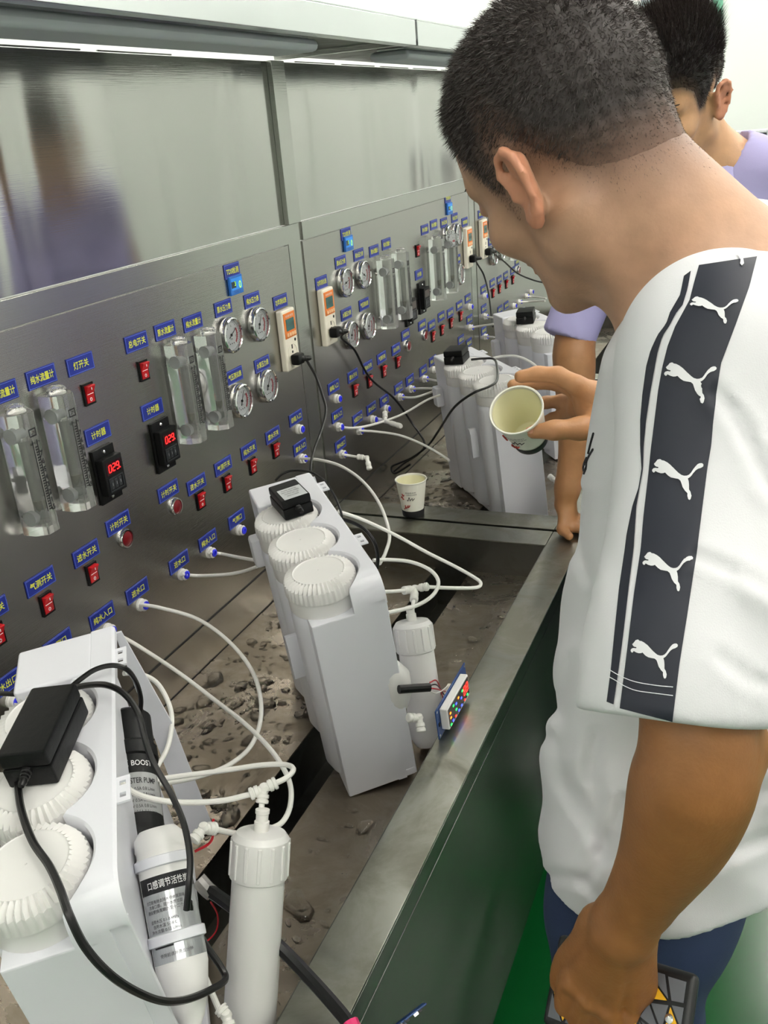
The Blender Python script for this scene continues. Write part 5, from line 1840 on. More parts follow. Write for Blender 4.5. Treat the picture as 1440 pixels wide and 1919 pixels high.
def strands(V, F, M, o, n, length, keep, lean, width=0.00035, seed=3, jitter=0.5):
    """short hairs standing on a shell, two triangles each"""
    rs = np.random.RandomState(seed)
    tri = np.concatenate([F[:, [0, 1, 2]], F[:, [0, 2, 3]]])
    a, b, c = V[tri[:, 0]], V[tri[:, 1]], V[tri[:, 2]]
    nn = np.cross(b - a, c - a); ar = np.linalg.norm(nn, axis=1); nn /= np.maximum(ar, 1e-12)[:, None]
    cen = (a + b + c) / 3
    w = ar * keep((cen - o) @ M)
    pick = rs.choice(len(tri), n, p=w / w.sum())
    r1 = np.sqrt(rs.rand(n)); r2 = rs.rand(n)
    P = a[pick] * (1 - r1)[:, None] + b[pick] * (r1 * (1 - r2))[:, None] + c[pick] * (r1 * r2)[:, None]
    N = nn[pick]
    q = (P - o) @ M
    d = N + lean(q) @ M.T + jitter * rs.randn(n, 3)
    d /= np.linalg.norm(d, axis=1)[:, None]
    L = length(q) * rs.uniform(0.6, 1.25, n)
    side = np.cross(d, rs.randn(n, 3)); side /= np.linalg.norm(side, axis=1)[:, None]
    base = P - N * 0.0015
    mid = base + d * (L * 0.5)[:, None]
    tip = base + (d + 0.25 * lean(q) @ M.T) * L[:, None]
    VV = np.stack([base - side * width, base + side * width, mid + side * width * 0.8, mid - side * width * 0.8, tip], 1).reshape(-1, 3)
    i = np.arange(n) * 5
    FF = [(k, k + 1, k + 2, k + 3) for k in i] + [(k + 3, k + 2, k + 4) for k in i]
    return VV, FF


def project_strip(bvh, left, right, rows, cols, off):
    """cloth print between two edge lines (photo pixels), laid on the shirt surface"""
    L = np.array(left, float); R_ = np.array(right, float)

    def res(P, n):
        s = np.concatenate([[0], np.cumsum(np.linalg.norm(np.diff(P, axis=0), axis=1))]); t = np.linspace(0, s[-1], n)
        return np.stack([np.interp(t, s, P[:, 0]), np.interp(t, s, P[:, 1])], 1)
    L = res(L, rows); R_ = res(R_, rows)
    V = []; idx = {}; F = []
    for i in range(rows):
        for j in range(cols):
            p = L[i] + (R_[i] - L[i]) * j / (cols - 1)
            hit = bvh.ray_cast(Vector(CAM), Vector(ray(*p)).normalized())
            if hit[0] is not None:
                idx[(i, j)] = len(V); V.append(hit[0] + hit[1] * off)
    for i in range(rows - 1):
        for j in range(cols - 1):
            k = [(i, j), (i + 1, j), (i + 1, j + 1), (i, j + 1)]
            if all(q in idx for q in k):
                pts = [V[idx[q]] for q in k]
                if max((pts[a] - pts[b]).length for a in range(4) for b in range(a)) < 0.06:
                    F.append(tuple(idx[q] for q in k))
    return MB().add(V, F)


def project_poly(bvh, poly, off, cuts=3):
    bm = bmesh.new()
    vs_ = [bm.verts.new((x, y, 0)) for x, y in poly]
    f_ = bm.faces.new(vs_)
    f_.normal_update()
    bmesh.ops.triangulate(bm, faces=[f_])
    bmesh.ops.subdivide_edges(bm, edges=list(bm.edges), cuts=cuts, use_grid_fill=True)
    bmesh.ops.triangulate(bm, faces=list(bm.faces))
    bm.verts.index_update()
    V = []
    ok = []
    for v in bm.verts:
        hit = bvh.ray_cast(Vector(CAM), Vector(ray(v.co.x, v.co.y)).normalized())
        ok.append(hit[0] is not None)
        V.append(hit[0] + hit[1] * off if hit[0] is not None else Vector((0, 0, 0)))
    F = [tuple(v.index for v in f.verts) for f in bm.faces if all(ok[v.index] for v in f.verts)]
    bm.free()
    return MB().add(V, F)


def ribbon_px(bvh, pts, r, off, k=4):
    P = []
    for p in catmull([np.array((x, y, 0.0)) for x, y in pts], k):
        hit = bvh.ray_cast(Vector(CAM), Vector(ray(p[0], p[1])).normalized())
        if hit[0] is not None:
            P.append(hit[0] + hit[1] * off)
    return MB().tube(P, r, 5) if len(P) > 1 else None


def fold_noise(p, s=1.0):
    x, y, z = p[:, 0] * s, p[:, 1] * s, p[:, 2] * s
    return (np.sin(18 * x + 7 * z + 1.3) * np.sin(15 * y - 9 * z) + 0.6 * np.sin(31 * z + 13 * y - 8 * x + 0.7) * np.sin(21 * x + 11 * y) + 0.4 * np.sin(47 * y + 29 * z) * np.sin(37 * x - 17 * z))

# ------------------------------------------------------------------ man in white holding the cup
A3 = lambda *q: np.array(at(*q))
M1 = head_frame(0.56, 0.515, 0.208); O1 = np.array([0.815, 0.894, -0.044])
body1 = Vol()
T1 = add_head(body1, M1, O1)
NB = np.array([0.950, 0.893, -0.165])
NECK1 = [(T1(0, -0.032, -0.045), NB, 0.0550, 0.0620), (T1(0, -0.050, -0.015), NB + (0.035, 0, 0.004), 0.034, 0.048)]
for a_, b_, ra_, rb_ in NECK1:
    body1.cap(a_, b_, ra_, rb_, 0.032)
body1.cap(T1(0, 0.010, -0.080), NB + (-0.045, 0, -0.01), 0.035, 0.045, 0.03)
body1.cap(NB + (0.01, 0, 0), (0.962, 0.735, -0.200), 0.048, 0.055, 0.04)
body1.cap(NB + (0.01, 0, 0), (0.962, 1.065, -0.200), 0.048, 0.055, 0.04)
body1.cap((0.95, 0.86, -0.24), (0.935, 0.86, -0.60), 0.080, 0.075, 0.05)
body1.cap((0.95, 0.94, -0.24), (0.935, 0.94, -0.60), 0.080, 0.075, 0.05)
body1.ell((0.915, 0.90, -0.72), (0.075, 0.12, 0.12), None, 0.04)
# sterno-mastoid cord running down from behind the ear
body1.cap(T1(-0.056, -0.030, -0.045), NB + (-0.055, -0.025, -0.02), 0.014, 0.012, 0.022)
# left arm down to the wrist
ARM = [(0.962, 0.730, -0.190), (0.958, 0.665, -0.300), A3(1311, 1385, 0.672), A3(1294, 1480, 0.690), A3(1268, 1560, 0.717), A3(1232, 1632, 0.748), A3(1190, 1700, 0.778), A3(1166, 1742, 0.796)]
body1.limb(ARM, [0.056, 0.047, 0.0405, 0.0425, 0.0380, 0.0310, 0.0255, 0.0245], 0.006)
body1.ell(A3(1385, 1398, 0.690), (0.022, 0.020, 0.024), None, 0.02)
body1.ell(A3(1215, 1690, 0.768), (0.015, 0.014, 0.018), None, 0.015)
# left hand round the phone: back of the hand towards the viewer
BK = -np.array(CR[2])
kn = [A3(1074, 1836, 0.852), A3(1104, 1868, 0.842), A3(1142, 1890, 0.836), A3(1182, 1900, 0.834)]
wr = [A3(1140, 1752, 0.800), A3(1155, 1756, 0.793), A3(1172, 1758, 0.791), A3(1190, 1760, 0.794)]
for w_, q, r0, r1 in zip(wr, kn, (0.0125, 0.0125, 0.0120, 0.0115), (0.0108, 0.0110, 0.0105, 0.0098)):
    body1.cap(w_, q, r0, r1, 0.004)
    body1.ell(q + BK * 0.006, (0.0112, 0.0112, 0.0112), None, 0.004)
    body1.cap(w_ + BK * 0.0125, q + BK * 0.0120, 0.0028, 0.0040, 0.004)
body1.cap(A3(1165, 1742, 0.797), A3(1138, 1815, 0.836), 0.0225, 0.0140, 0.020)
body1.cap(A3(1196, 1768, 0.803), A3(1204, 1850, 0.825), 0.0150, 0.0140, 0.012)
body1.limb([kn[0], A3(1062, 1884, 0.872), A3(1082, 1922, 0.892), A3(1106, 1936, 0.885)], [0.0120, 0.0105, 0.0095, 0.0085], 0.004)
body1.limb([kn[1], A3(1086, 1926, 0.866), A3(1108, 1964, 0.882), A3(1132, 1972, 0.875)], [0.0120, 0.0108, 0.0096, 0.0085], 0.004)
body1.limb([kn[2], A3(1128, 1952, 0.860), A3(1150, 1987, 0.872), A3(1172, 1992, 0.868)], [0.0115, 0.0102, 0.0092, 0.0082], 0.004)
body1.limb([kn[3], A3(1178, 1957, 0.852), A3(1194, 1987, 0.862), A3(1212, 1990, 0.860)], [0.0106, 0.0092, 0.0084, 0.0075], 0.004)
body1.limb([A3(1120, 1726, 0.812), A3(1098, 1766, 0.838), A3(1064, 1802, 0.868), A3(1050, 1842, 0.886)], [0.0155, 0.0138, 0.0118, 0.0100], 0.004)
# right arm and the hand on the cup
RW = A3(1150, 770, 1.335)
RIGHT = [(0.962, 1.070, -0.190), (0.930, 1.150, -0.310), (0.905, 1.185, -0.415), (0.86, 1.180, -0.410), tuple(RW)]
body1.limb(RIGHT, [0.056, 0.046, 0.038, 0.036, 0.026], 0.008)
mcp = [A3(1082, 722, 1.312), A3(1088, 734, 1.338), A3(1086, 752, 1.356), A3(1080, 770, 1.366)]
for q, r0, r1 in zip(mcp, (0.016, 0.017, 0.017, 0.016), (0.0125, 0.0125, 0.0120, 0.0110)):
    body1.cap(RW * 0.65 + q * 0.35, q, r0, r1, 0.014)
body1.ell(A3(1114, 762, 1.325), (0.026, 0.021, 0.034), None, 0.018)
body1.chain([mcp[0], A3(1046, 703, 1.322), A3(1008, 701, 1.330), A3(976, 706, 1.334)], [0.0140, 0.0120, 0.0110, 0.0095], 0.006)
body1.chain([mcp[1], A3(1048, 718, 1.372), A3(1004, 716, 1.386), A3(962, 722, 1.382)], [0.0134, 0.0116, 0.0106, 0.0092], 0.006)
body1.chain([mcp[2], A3(1054, 752, 1.402), A3(1024, 754, 1.420), A3(998, 760, 1.424)], [0.0120, 0.0102, 0.0092, 0.0080], 0.006)
body1.chain([mcp[3], A3(1056, 778, 1.400), A3(1036, 784, 1.412), A3(1018, 790, 1.414)], [0.0108, 0.0090, 0.0082, 0.0072], 0.006)
body1.chain([A3(1128, 795, 1.320), A3(1088, 803, 1.296), A3(1040, 806, 1.290), A3(1000, 809, 1.297)], [0.0185, 0.0152, 0.0126, 0.0100], 0.010)
V, F = poly_field(body1, (0.58, 0.46, -0.90), (1.14, 1.36, 0.13), 0.0036)
me1 = np_mesh('person_body', V, F, 1)
# skin tone: paler neck and face, near arm browned for tan and the shade on it, stubble shadow where the hair fades
Vl = np.array([v.co for v in me1.vertices])
q1 = (Vl - O1) @ M1
pale = np.array(srgb('b08a70')); tan_shade = np.array(srgb('8a5c33')); handc = np.array(srgb('b08058')); stub = np.array(srgb('75594a'))
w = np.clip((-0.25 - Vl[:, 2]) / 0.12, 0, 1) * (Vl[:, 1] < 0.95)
tone = pale * (1 - w[:, None]) + tan_shade * w[:, None]
w = np.clip((0.88 - Vl[:, 0]) / 0.05, 0, 1) * (Vl[:, 1] > 1.05) * (Vl[:, 2] < -0.25)
tone = tone * (1 - w[:, None]) + handc * w[:, None]
HY = [-0.14, -0.100, -0.075, -0.052, -0.034, -0.016, 0.004, 0.012, 0.026, 0.040, 0.060, 0.085, 0.12]
HZ = [-0.050, -0.050, -0.044, -0.030, 0.004, 0.036, 0.032, 0.004, -0.004, 0.034, 0.066, 0.092, 0.10]
g1 = q1[:, 2] - np.interp(q1[:, 1], HY, HZ)
near_head = (np.linalg.norm(q1, axis=1) < 0.16)
w = np.clip((g1 + 0.055) / 0.068, 0, 1) ** 1.4 * near_head * (q1[:, 1] < 0.06) * (np.abs(q1[:, 0]) < 0.083)
tone = tone * (1 - w[:, None]) + stub * w[:, None]
ear_w = np.clip((np.abs(q1[:, 0]) - 0.080) / 0.006, 0, 1) * near_head * (np.abs(q1[:, 2]) < 0.045)
tone = tone * (1 - ear_w[:, None]) + np.array(srgb('bd8468')) * ear_w[:, None]
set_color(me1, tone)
P1 = empty('person', Matrix.Translation((0, 0, 0)), 'man in white t-shirt with black striped sleeve tilting a paper cup', 'person')
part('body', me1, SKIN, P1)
for s in (-1, 1):
    part('mole', MB().lathe([(0.0016, -0.0004), (0.0014, 0.0006), (0.0001, 0.0009)], 8), mat('mole', '4a3226', 0.6), P1) if False else None
# thumb nail
NAIL = mat('finger nail', 'd9a184', 0.3)
nl = A3(994, 806, 1.2885)
part('thumb_nail', MB().lathe([(0.0001, 0.0012), (0.0040, 0.0008), (0.0060, 0.0)], 12, Matrix.Translation(nl) @ Matrix((CR[0], CR[1], -CR[2])).transposed().to_4x4() @ Matrix.Diagonal((1.1, 0.8, 1, 1))), NAIL, P1)

# hair
HAIR = attr_mat('short black hair', 0.6)
HAIR2 = mat('hair strands', '332b28', 0.45)
(VH, FH), fh1 = hair_shell(skull_volume(M1, O1, NECK1), M1, O1, HY, HZ, 0.0055, 0.006, O1 - 0.16, O1 + 0.17, 0.0032)
keep_v = np.abs(((VH - O1) @ M1)[:, 0]) < 1
hm = np_mesh('hair', VH, FH)
qh = (VH - O1) @ M1
gh = np.clip((qh[:, 2] - np.interp(qh[:, 1], HY, HZ) - 0.002) / 0.055, 0, 1)[:, None]
set_color(hm, np.array(srgb('75594a')) * (1 - gh) ** 1.2 + np.array(srgb('2b2523')) * (1 - (1 - gh) ** 1.2))
hair = part('hair', hm, HAIR, P1, 'very short black hair fading at the nape')
VS, FS = strands(VH, FH, M1, O1, 34000, lambda q: 0.0030 + 0.0075 * np.clip((q[:, 2] + 0.03) / 0.13, 0, 1),
                 lambda q: np.clip((q[:, 2] - np.interp(q[:, 1], HY, HZ) + 0.012) / 0.035, 0.0, 1.0),
                 lambda q: np.stack([0 * q[:, 0], 0.5 + 0 * q[:, 0], -0.35 + 0 * q[:, 0]], 1), 0.00030, 3, 0.35)
st = part('hair_strands', mk_mesh('hair_strands', VS, FS, False), HAIR2, hair); st['kind'] = 'stuff'
def fade_keep(q):
    g = q[:, 2] - np.interp(q[:, 1], HY, HZ)
    return np.clip((g + 0.030) / 0.035, 0, 1) ** 2 * (g < 0.035) * (np.linalg.norm(q, axis=1) < 0.15) * (np.abs(q[:, 0]) < 0.079) * (q[:, 1] < 0.05)


VS, FS = strands(Vl, np.array([tuple(f.vertices) for f in me1.polygons]), M1, O1, 12000, lambda q: 0.0032 + 0 * q[:, 0], fade_keep,
                 lambda q: np.stack([0 * q[:, 0], 0.3 + 0 * q[:, 0], -1.2 + 0 * q[:, 0]], 1), 0.00022, 5, 0.4)
st = part('stubble', mk_mesh('stubble', VS, FS, False), HAIR2, hair); st['kind'] = 'stuff'
# eyebrow and sideburn strokes on the visible side
eb = MB()
for k in range(26):
    t_ = k / 25
    b_ = T1(-0.016 - 0.036 * t_, 0.0955 - 0.022 * t_ ** 1.6, 0.034 + 0.004 * math.sin(2.4 * t_))
    e_ = b_ + M1 @ np.array((-0.006, 0.001, 0.0035 * math.cos(3 * t_)))
    eb.tube([b_, e_], [0.0012, 0.0003], 4)
part('eyebrow', eb, HAIR2, P1)['kind'] = 'stuff'

# t-shirt
SZ = np.array([-0.82, -0.735, -0.64, -0.52, -0.40, -0.29, -0.205, -0.165, -0.125, -0.09])
SA = np.array([0.166, 0.164, 0.157, 0.140, 0.126, 0.116, 0.104, 0.085, 0.050, 0.020])
SB = np.array([0.203, 0.202, 0.197, 0.187, 0.180, 0.183, 0.180, 0.150, 0.090, 0.030])
SC = np.array([0.944, 0.944, 0.944, 0.946, 0.948, 0.950, 0.953, 0.955, 0.955, 0.955])


def torso1(p):
    a = np.interp(p[:, 2], SZ, SA); b = np.interp(p[:, 2], SZ, SB); cx = np.interp(p[:, 2], SZ, SC)
    x = (p[:, 0] - cx) / a; y = (p[:, 1] - 0.90) / b
    k = (np.abs(x) ** 2.3 + np.abs(y) ** 2.3) ** (1 / 2.3)
    return np.maximum((k - 1) * np.minimum(a, b), p[:, 2] + 0.09)


shirt1 = Vol()
shirt1.fn(torso1, (0.945, 0.90, -0.42), 0.50, 0.01)
shirt1.cap((0.952, 0.865, -0.166), (0.962, 0.735, -0.184), 0.055, 0.068, 0.035)
shirt1.cap((0.952, 0.935, -0.166), (0.962, 1.065, -0.184), 0.055, 0.068, 0.035)
AX0 = np.array((0.962, 0.728, -0.185)); AX1 = A3(1262, 1345, 0.668)
SLD = (AX1 - AX0) / np.linalg.norm(AX1 - AX0)


def sleeve1(p):
    t = np.clip((p - AX0) @ SLD, -0.01, 0.5); L = np.linalg.norm(AX1 - AX0)
    r = 0.0735 - 0.009 * np.clip(t / L, 0, 1.2) + 0.003 * np.sin(26 * t + 9 * p[:, 0])
    d = np.linalg.norm(p - AX0 - t[:, None] * SLD, axis=1) - r
    n = SLD + np.array([0.10, 0, 0.0]); n = n / np.linalg.norm(n)
    return -smin(-d, -((p - AX1) @ n), 0.006)


shirt1.fn(sleeve1, (AX0 + AX1) / 2, 0.24, 0.022)
shirt1.cap((0.962, 1.068, -0.168), (0.918, 1.165, -0.350), 0.070, 0.064, 0.025)


# soft creases pressed into the cloth
CREASE = [(((1345, 735), (1385, 790), (1415, 850), (1445, 915)), 0.0055, 13), (((1305, 1042), (1360, 1063), (1445, 1105)), 0.0040, 11),
          (((1090, 930), (1082, 1000), (1102, 1080)), 0.0050, 13),
          (((1036, 1385), (1058, 1470), (1108, 1540), (1140, 1600)), 0.0065, 15), (((1172, 1505), (1130, 1590), (1100, 1645)), 0.0060, 14),
          (((1036, 1640), (1090, 1652), (1132, 1685)), 0.0050, 12), (((1345, 1565), (1400, 1500), (1445, 1478)), 0.0055, 14),
          (((1285, 1645), (1360, 1600), (1445, 1568)), 0.0050, 13), (((1070, 1240), (1050, 1320), (1062, 1400)), 0.0050, 14),
          (((1120, 1380), (1108, 1450), (1125, 1520)), 0.0045, 13), (((1350, 1230), (1400, 1270), (1440, 1285)), 0.0035, 12)]


def shirt1_f(p):
    d = shirt1(p)
    band = np.abs(d) < 0.05
    v = np.zeros(len(p))
    if band.any():
        q = p[band]
        amp = 0.0022 + 0.0050 * np.clip((-0.30 - q[:, 2]) / 0.25, 0, 1)
        # drape: long folds falling from the chest and drawn towards the armpit
        ang = q[:, 1] * 0.9 + q[:, 0] * 0.5 + q[:, 2] * 0.55
        v[band] = amp * fold_noise(q, 0.75) + 0.0040 * np.clip((-0.26 - q[:, 2]) / 0.2, 0, 1) * np.sin(62 * ang) * np.sin(19 * q[:, 2] + 1.0)
        # pulled crease from the armpit over the back
        cr_ = q[:, 2] + 0.30 + 0.9 * (q[:, 0] - 1.0)
        v[band] += -0.0045 * np.exp(-(cr_ / 0.012) ** 2) * (q[:, 0] > 0.985)
    d = d + v
    if band.any():
        q = p[band]; vis = q[:, 1] < 0.86
        c = (q - CAM) @ CR.T
        sx = 720 + FPX * c[:, 0] / np.maximum(c[:, 2], 0.1); sy = 959.5 + FPX * c[:, 1] / np.maximum(c[:, 2], 0.1)
        dent = np.zeros(len(q))
        for pts, dep, wid in CREASE:
            best = np.full(len(q), 1e9)
            for (x0, y0), (x1, y1) in zip(pts[:-1], pts[1:]):
                L2 = (x1 - x0) ** 2 + (y1 - y0) ** 2
                t = np.clip(((sx - x0) * (x1 - x0) + (sy - y0) * (y1 - y0)) / L2, 0, 1)
                best = np.minimum(best, np.hypot(sx - x0 - t * (x1 - x0), sy - y0 - t * (y1 - y0)))
            dent += 0.75 * dep * (np.exp(-(best / wid) ** 2) - 0.55 * np.exp(-((best - 1.9 * wid) / wid) ** 2))
        d[band] += dent * vis
    # neck opening
    k0 = np.linalg.norm((p - np.array([0.918, 0.890, -0.112])) / np.array([0.098, 0.092, 0.078]), axis=1)
    hole = (k0 - 1) * 0.08
    d = -smin(-d, hole, 0.006)
    return -smin(-d, -(-0.732 - p[:, 2] - 0.26 * np.clip(0.95 - p[:, 0], 0, 0.2) + 0.45 * np.clip(p[:, 0] - 0.95, 0, 0.2) + 0.006 * np.sin(14 * p[:, 0] + 9 * p[:, 1])), 0.007)


V, F = poly_field(shirt1_f, (0.73, 0.48, -0.80), (1.15, 1.26, -0.07), 0.0045)
CLOTH = mat('white cotton', 'dcdce0', 0.85, bump=(900, 0.08))
me = np_mesh('t_shirt', V, F, 2)
sh = part('t_shirt', me, CLOTH, P1, 'loose white t-shirt with logo stripe on the sleeve')
bvh1 = BVHTree.FromPolygons([tuple(v) for v in V], [tuple(int(i) for i in f) for f in F])
INK = mat('black sleeve band', '1c1f2b', 0.55)
INKW = mat('white sleeve print', 'e2e2e6', 0.6)
BL = [(1311, 498), (1302, 530), (1293.6, 562.6), (1281, 586), (1266.7, 612), (1252.6, 649), (1243, 687), (1235, 731.5), (1228, 788), (1221, 844), (1217, 885), (1207.6, 966), (1202.4, 1028.5), (1189.4, 1114), (1175, 1231.7), (1163, 1327)]
BR = [(1419, 481.7), (1405, 537), (1379, 609.5), (1352, 681), (1341.7, 745.6), (1333.5, 834.7), (1326, 880), (1306.6, 1033.7), (1288, 1156), (1274, 1244.7), (1261, 1351.5)]
part('sleeve_band', project_strip(bvh1, BL, BR, 90, 14, 0.0007), INK, sh, 'wide black band with leaping cat logos')
TL = [(1283, 518), (1276, 553), (1257, 586), (1250, 607), (1234, 628), (1221, 656.4), (1212.7, 687), (1205.7, 738.5), (1201.5, 788), (1201.5, 837), (1204, 879), (1198.5, 914), (1187, 948), (1176, 1002), (1172.5, 1031), (1162, 1101), (1153, 1187), (1146.4, 1255), (1138.6, 1315)]
TR = [(1296, 508.6), (1290, 541.5), (1280.7, 572), (1268, 588), (1257, 609.5), (1243, 630.6), (1234, 661), (1227, 698.6), (1220, 738.5), (1212.7, 788), (1208, 837), (1207, 879), (1200.5, 914), (1194.6, 948), (1191, 1000), (1189.4, 1026), (1180, 1101), (1170, 1187), (1159.4, 1265.5), (1151.6, 1320)]
part('thin_stripe', project_strip(bvh1, TL, TR, 90, 4, 0.0007), INK, sh, 'thin black stripe beside the band')
CAT = [(215, 300), (250, 265), (285, 220), (325, 208), (345, 212), (365, 230), (410, 238), (470, 270), (530, 315), (590, 375), (650, 435), (700, 480), (745, 512), (800, 528), (850, 525), (895, 505), (935, 465), (975, 405), (1015, 350), (1060, 305), (1105, 287), (1145, 287), (1172, 315), (1165, 350), (1120, 380), (1065, 395), (1020, 425), (980, 470), (945, 520), (910, 555), (868, 580), (885, 630), (892, 700), (892, 790), (922, 835), (938, 905), (925, 970), (905, 990), (878, 975), (860, 915), (862, 860), (815, 815), (770, 745), (745, 670), (725, 620), (685, 588), (610, 575), (545, 560), (490, 525), (430, 465), (395, 478), (350, 480), (300, 465), (240, 435), (232, 455), (210, 468), (185, 445), (180, 415), (205, 385), (240, 375), (290, 382), (302, 375), (300, 358), (262, 352), (235, 335)]
for x0, y0, x1, y1 in ((1295, 558, 1384, 608), (1247.4, 680, 1344, 756), (1225, 861, 1319, 938), (1207, 1035.5, 1297, 1109), (1184.7, 1199, 1271, 1271.5)):
    poly = [(x0 + (x - 180) / 992 * (x1 - x0), y0 + (y - 208) / 782 * (y1 - y0)) for x, y in CAT]
    part('cat_logo', project_poly(bvh1, poly, 0.0016), INKW, sh, 'white leaping cat logo')
poly = [(1381, 478), (1390, 478), (1393, 490), (1394, 497), (1390, 501), (1387, 497), (1388, 490)]
part('cat_logo', project_poly(bvh1, poly, 0.0016, 1), INKW, sh, 'hind leg of a white cat logo at the collar')
# stitching and the script on the chest
for pts in (((1145, 1255), (1160, 1264), (1172, 1270), (1195, 1278), (1230, 1284), (1262, 1287)), ((1144, 1268), (1158, 1276), (1172, 1285), (1195, 1294), (1230, 1299), (1262, 1303))):
    part('stitching', ribbon_px(bvh1, pts, 0.0003, 0.0012), INKW, sh)
for pts in (((1101, 812), (1096, 830), (1091, 850)), ((1100, 842), (1094, 852), (1089, 862), (1087, 872)), ((1088, 858), (1083, 870), (1082, 882), (1087, 876), (1088, 862)), ((1087, 878), (1083, 888)), ((1085, 866), (1079, 882))):
    rb_ = ribbon_px(bvh1, [(x_ + 13, y_) for x_, y_ in pts], 0.0011, 0.0006)
    if rb_:
        part('chest_print', rb_, PRINT, sh)

# trousers and shoes
tr1 = Vol()
tr1.ell((0.905, 0.90, -0.83), (0.112, 0.170, 0.12), None, 0.04)
tr1.chain([(0.892, 0.825, -0.85), (0.900, 0.815, -1.18), (0.945, 0.815, -1.575)], [0.090, 0.078, 0.064], 0.03)
tr1.chain([(0.892, 0.975, -0.85), (0.895, 0.985, -1.18), (0.945, 0.985, -1.575)], [0.090, 0.076, 0.064], 0.03)
V, F = poly_field(lambda p: np.maximum(tr1(p) + 0.003 * fold_noise(p, 0.9), -1.60 - p[:, 2]), (0.75, 0.66, -1.68), (1.11, 1.14, -0.66), 0.009)
part('trousers', np_mesh('trousers', V, F, 1), mat('navy denim', '22304f', 0.85, bump=(700, 0.1)), P1, 'dark navy trousers')
for yy in (0.815, 0.985):
    so = Vol().cap((0.985, yy, -1.602), (0.80, yy, -1.612), 0.046, 0.040, 0.02)
    V, F = poly_field(lambda p: np.maximum(so(p), -1.6485 - p[:, 2]), (0.74, yy - 0.07, -1.66), (1.05, yy + 0.07, -1.54), 0.007)
    part('shoe', np_mesh('shoe', V, F, 1), mat('black shoe leather', '161618', 0.5), P1)

# phone in his left hand
TLp = Vector(A3(1046, 1748, 0.905)); TRp = Vector(A3(1306, 1826, 0.800))
xp = (TRp - TLp).normalized(); npv = (Vector(CAM) - (TLp + TRp) / 2); npv = (npv - xp * npv.dot(xp)).normalized(); yp = npv.cross(xp)
if (Vector(CR[1])).dot(yp) > 0:
    yp = -yp
Mph = Matrix((xp, yp, xp.cross(yp))).transposed().to_4x4(); Mph.translation = TLp
WP = (TRp - TLp).length
t = empty('phone', Mph, 'phone in a black, yellow and grey patterned case held low', 'phone')
part('case', MB().rbox(0, WP, -0.080, 0, -0.011, 0.0, 0.006, 3), mat('black phone case', '111214', 0.4), t)
part('screen', MB().box(0.006, WP - 0.006, -0.074, -0.006, -0.0122, -0.0111), mat('dark phone screen', '08090c', 0.08), t)
rnd = random.Random(5)
GREYI = mat('grey case inlay', '5d6066', 0.5); YELI = mat('yellow case inlay', 'd9a51c', 0.5)
nx, ny = 7, 3
grid = {}
for i in range(nx + 1):
    for j in range(ny + 1):
        jx = 0 if i in (0, nx) else rnd.uniform(-0.006, 0.006); jy = 0 if j in (0, ny) else rnd.uniform(-0.005, 0.005)
        grid[i, j] = np.array((0.006 + (WP - 0.012) * i / nx + jx, -0.006 - 0.068 * j / ny + jy))
for i in range(nx):
    for j in range(ny):
        a, b, c, d = grid[i, j], grid[i + 1, j], grid[i + 1, j + 1], grid[i, j + 1]
        tris = [(a, b, c), (a, c, d)] if rnd.random() < 0.5 else [(a, b, d), (b, c, d)]
        if rnd.random() < 0.3:
            tris = [(a, b, c, d)]
        for tr in tris:
            cen = sum(tr) / len(tr)
            pl_ = [cen + (q - cen) * 0.80 for q in tr]
            if npv.dot(xp.cross(yp)) > 0:
                z0, z1 = 0.0002, 0.0009
            else:
                z0, z1 = -0.0119, -0.0112
            part('inlay', MB().prism([tuple(q) for q in pl_[::-1]], z0, z1), YELI if rnd.random() < 0.24 else GREYI, t)
part('camera_lens', MB().lathe([(0.004, 0.0), (0.004, 0.0015), (0.003, 0.002), (0.0001, 0.002)], 14, Matrix.Translation((WP - 0.018, -0.040, 0.0))), CHROME, t)

# ------------------------------------------------------------------ man in lilac behind
M2 = head_frame(-1.22, 0.494, 0.111); O2 = np.array([0.779, 1.948, 0.002])
W2 = np.array([0.94, -0.34, 0.0]); F2 = np.array([-0.34, -0.94, 0.0])      # towards his left, and forward
C2 = np.array([0.850, 2.090, 0.0])
body2 = Vol()
T2 = add_head(body2, M2, O2)
NB2 = np.array([C2[0] - 0.005, C2[1] - 0.02, -0.125])
NECK2 = [(T2(0, -0.028, -0.040), NB2, 0.0580, 0.0640)]
body2.cap(*NECK2[0], 0.03)
body2.cap(T2(0, 0.0, -0.075), NB2 + F2 * 0.035, 0.040, 0.045, 0.03)
LS = C2 + W2 * 0.185 + (0, 0, -0.165); RS = C2 - W2 * 0.185 + (0, 0, -0.165)
body2.cap(NB2, LS, 0.052, 0.052, 0.04); body2.cap(NB2, RS, 0.052, 0.052, 0.04)
body2.cap(C2 + (0, 0, -0.2), C2 + (0, 0, -0.75), 0.085, 0.085, 0.05)
body2.limb([RS, A3(1105, 520, 2.10), A3(1078, 640, 2.035), A3(1077, 690, 2.03), A3(1078, 770, 2.055), A3(1074, 850, 2.08), A3(1064, 915, 2.095)], [0.052, 0.046, 0.0425, 0.0425, 0.0370, 0.0300, 0.0265], 0.008)
HB = A3(1060, 945, 2.105)
body2.cap(A3(1064, 915, 2.095), HB, 0.026, 0.024, 0.015)
for k, (dy, r) in enumerate(((-0.028, 0.0100), (-0.010, 0.0105), (0.010, 0.0102), (0.028, 0.0092))):
    b0 = np.array([0.598, HB[1] + dy, -0.856]); b1 = np.array([0.637, HB[1] + dy - 0.004, -0.858]); b2 = np.array([0.645, HB[1] + dy - 0.006, -0.888])
    body2.cap(HB, b0, 0.016, r + 0.002, 0.012); body2.chain([b0, b1, b2], [r + 0.001, r, r - 0.001], 0.006)
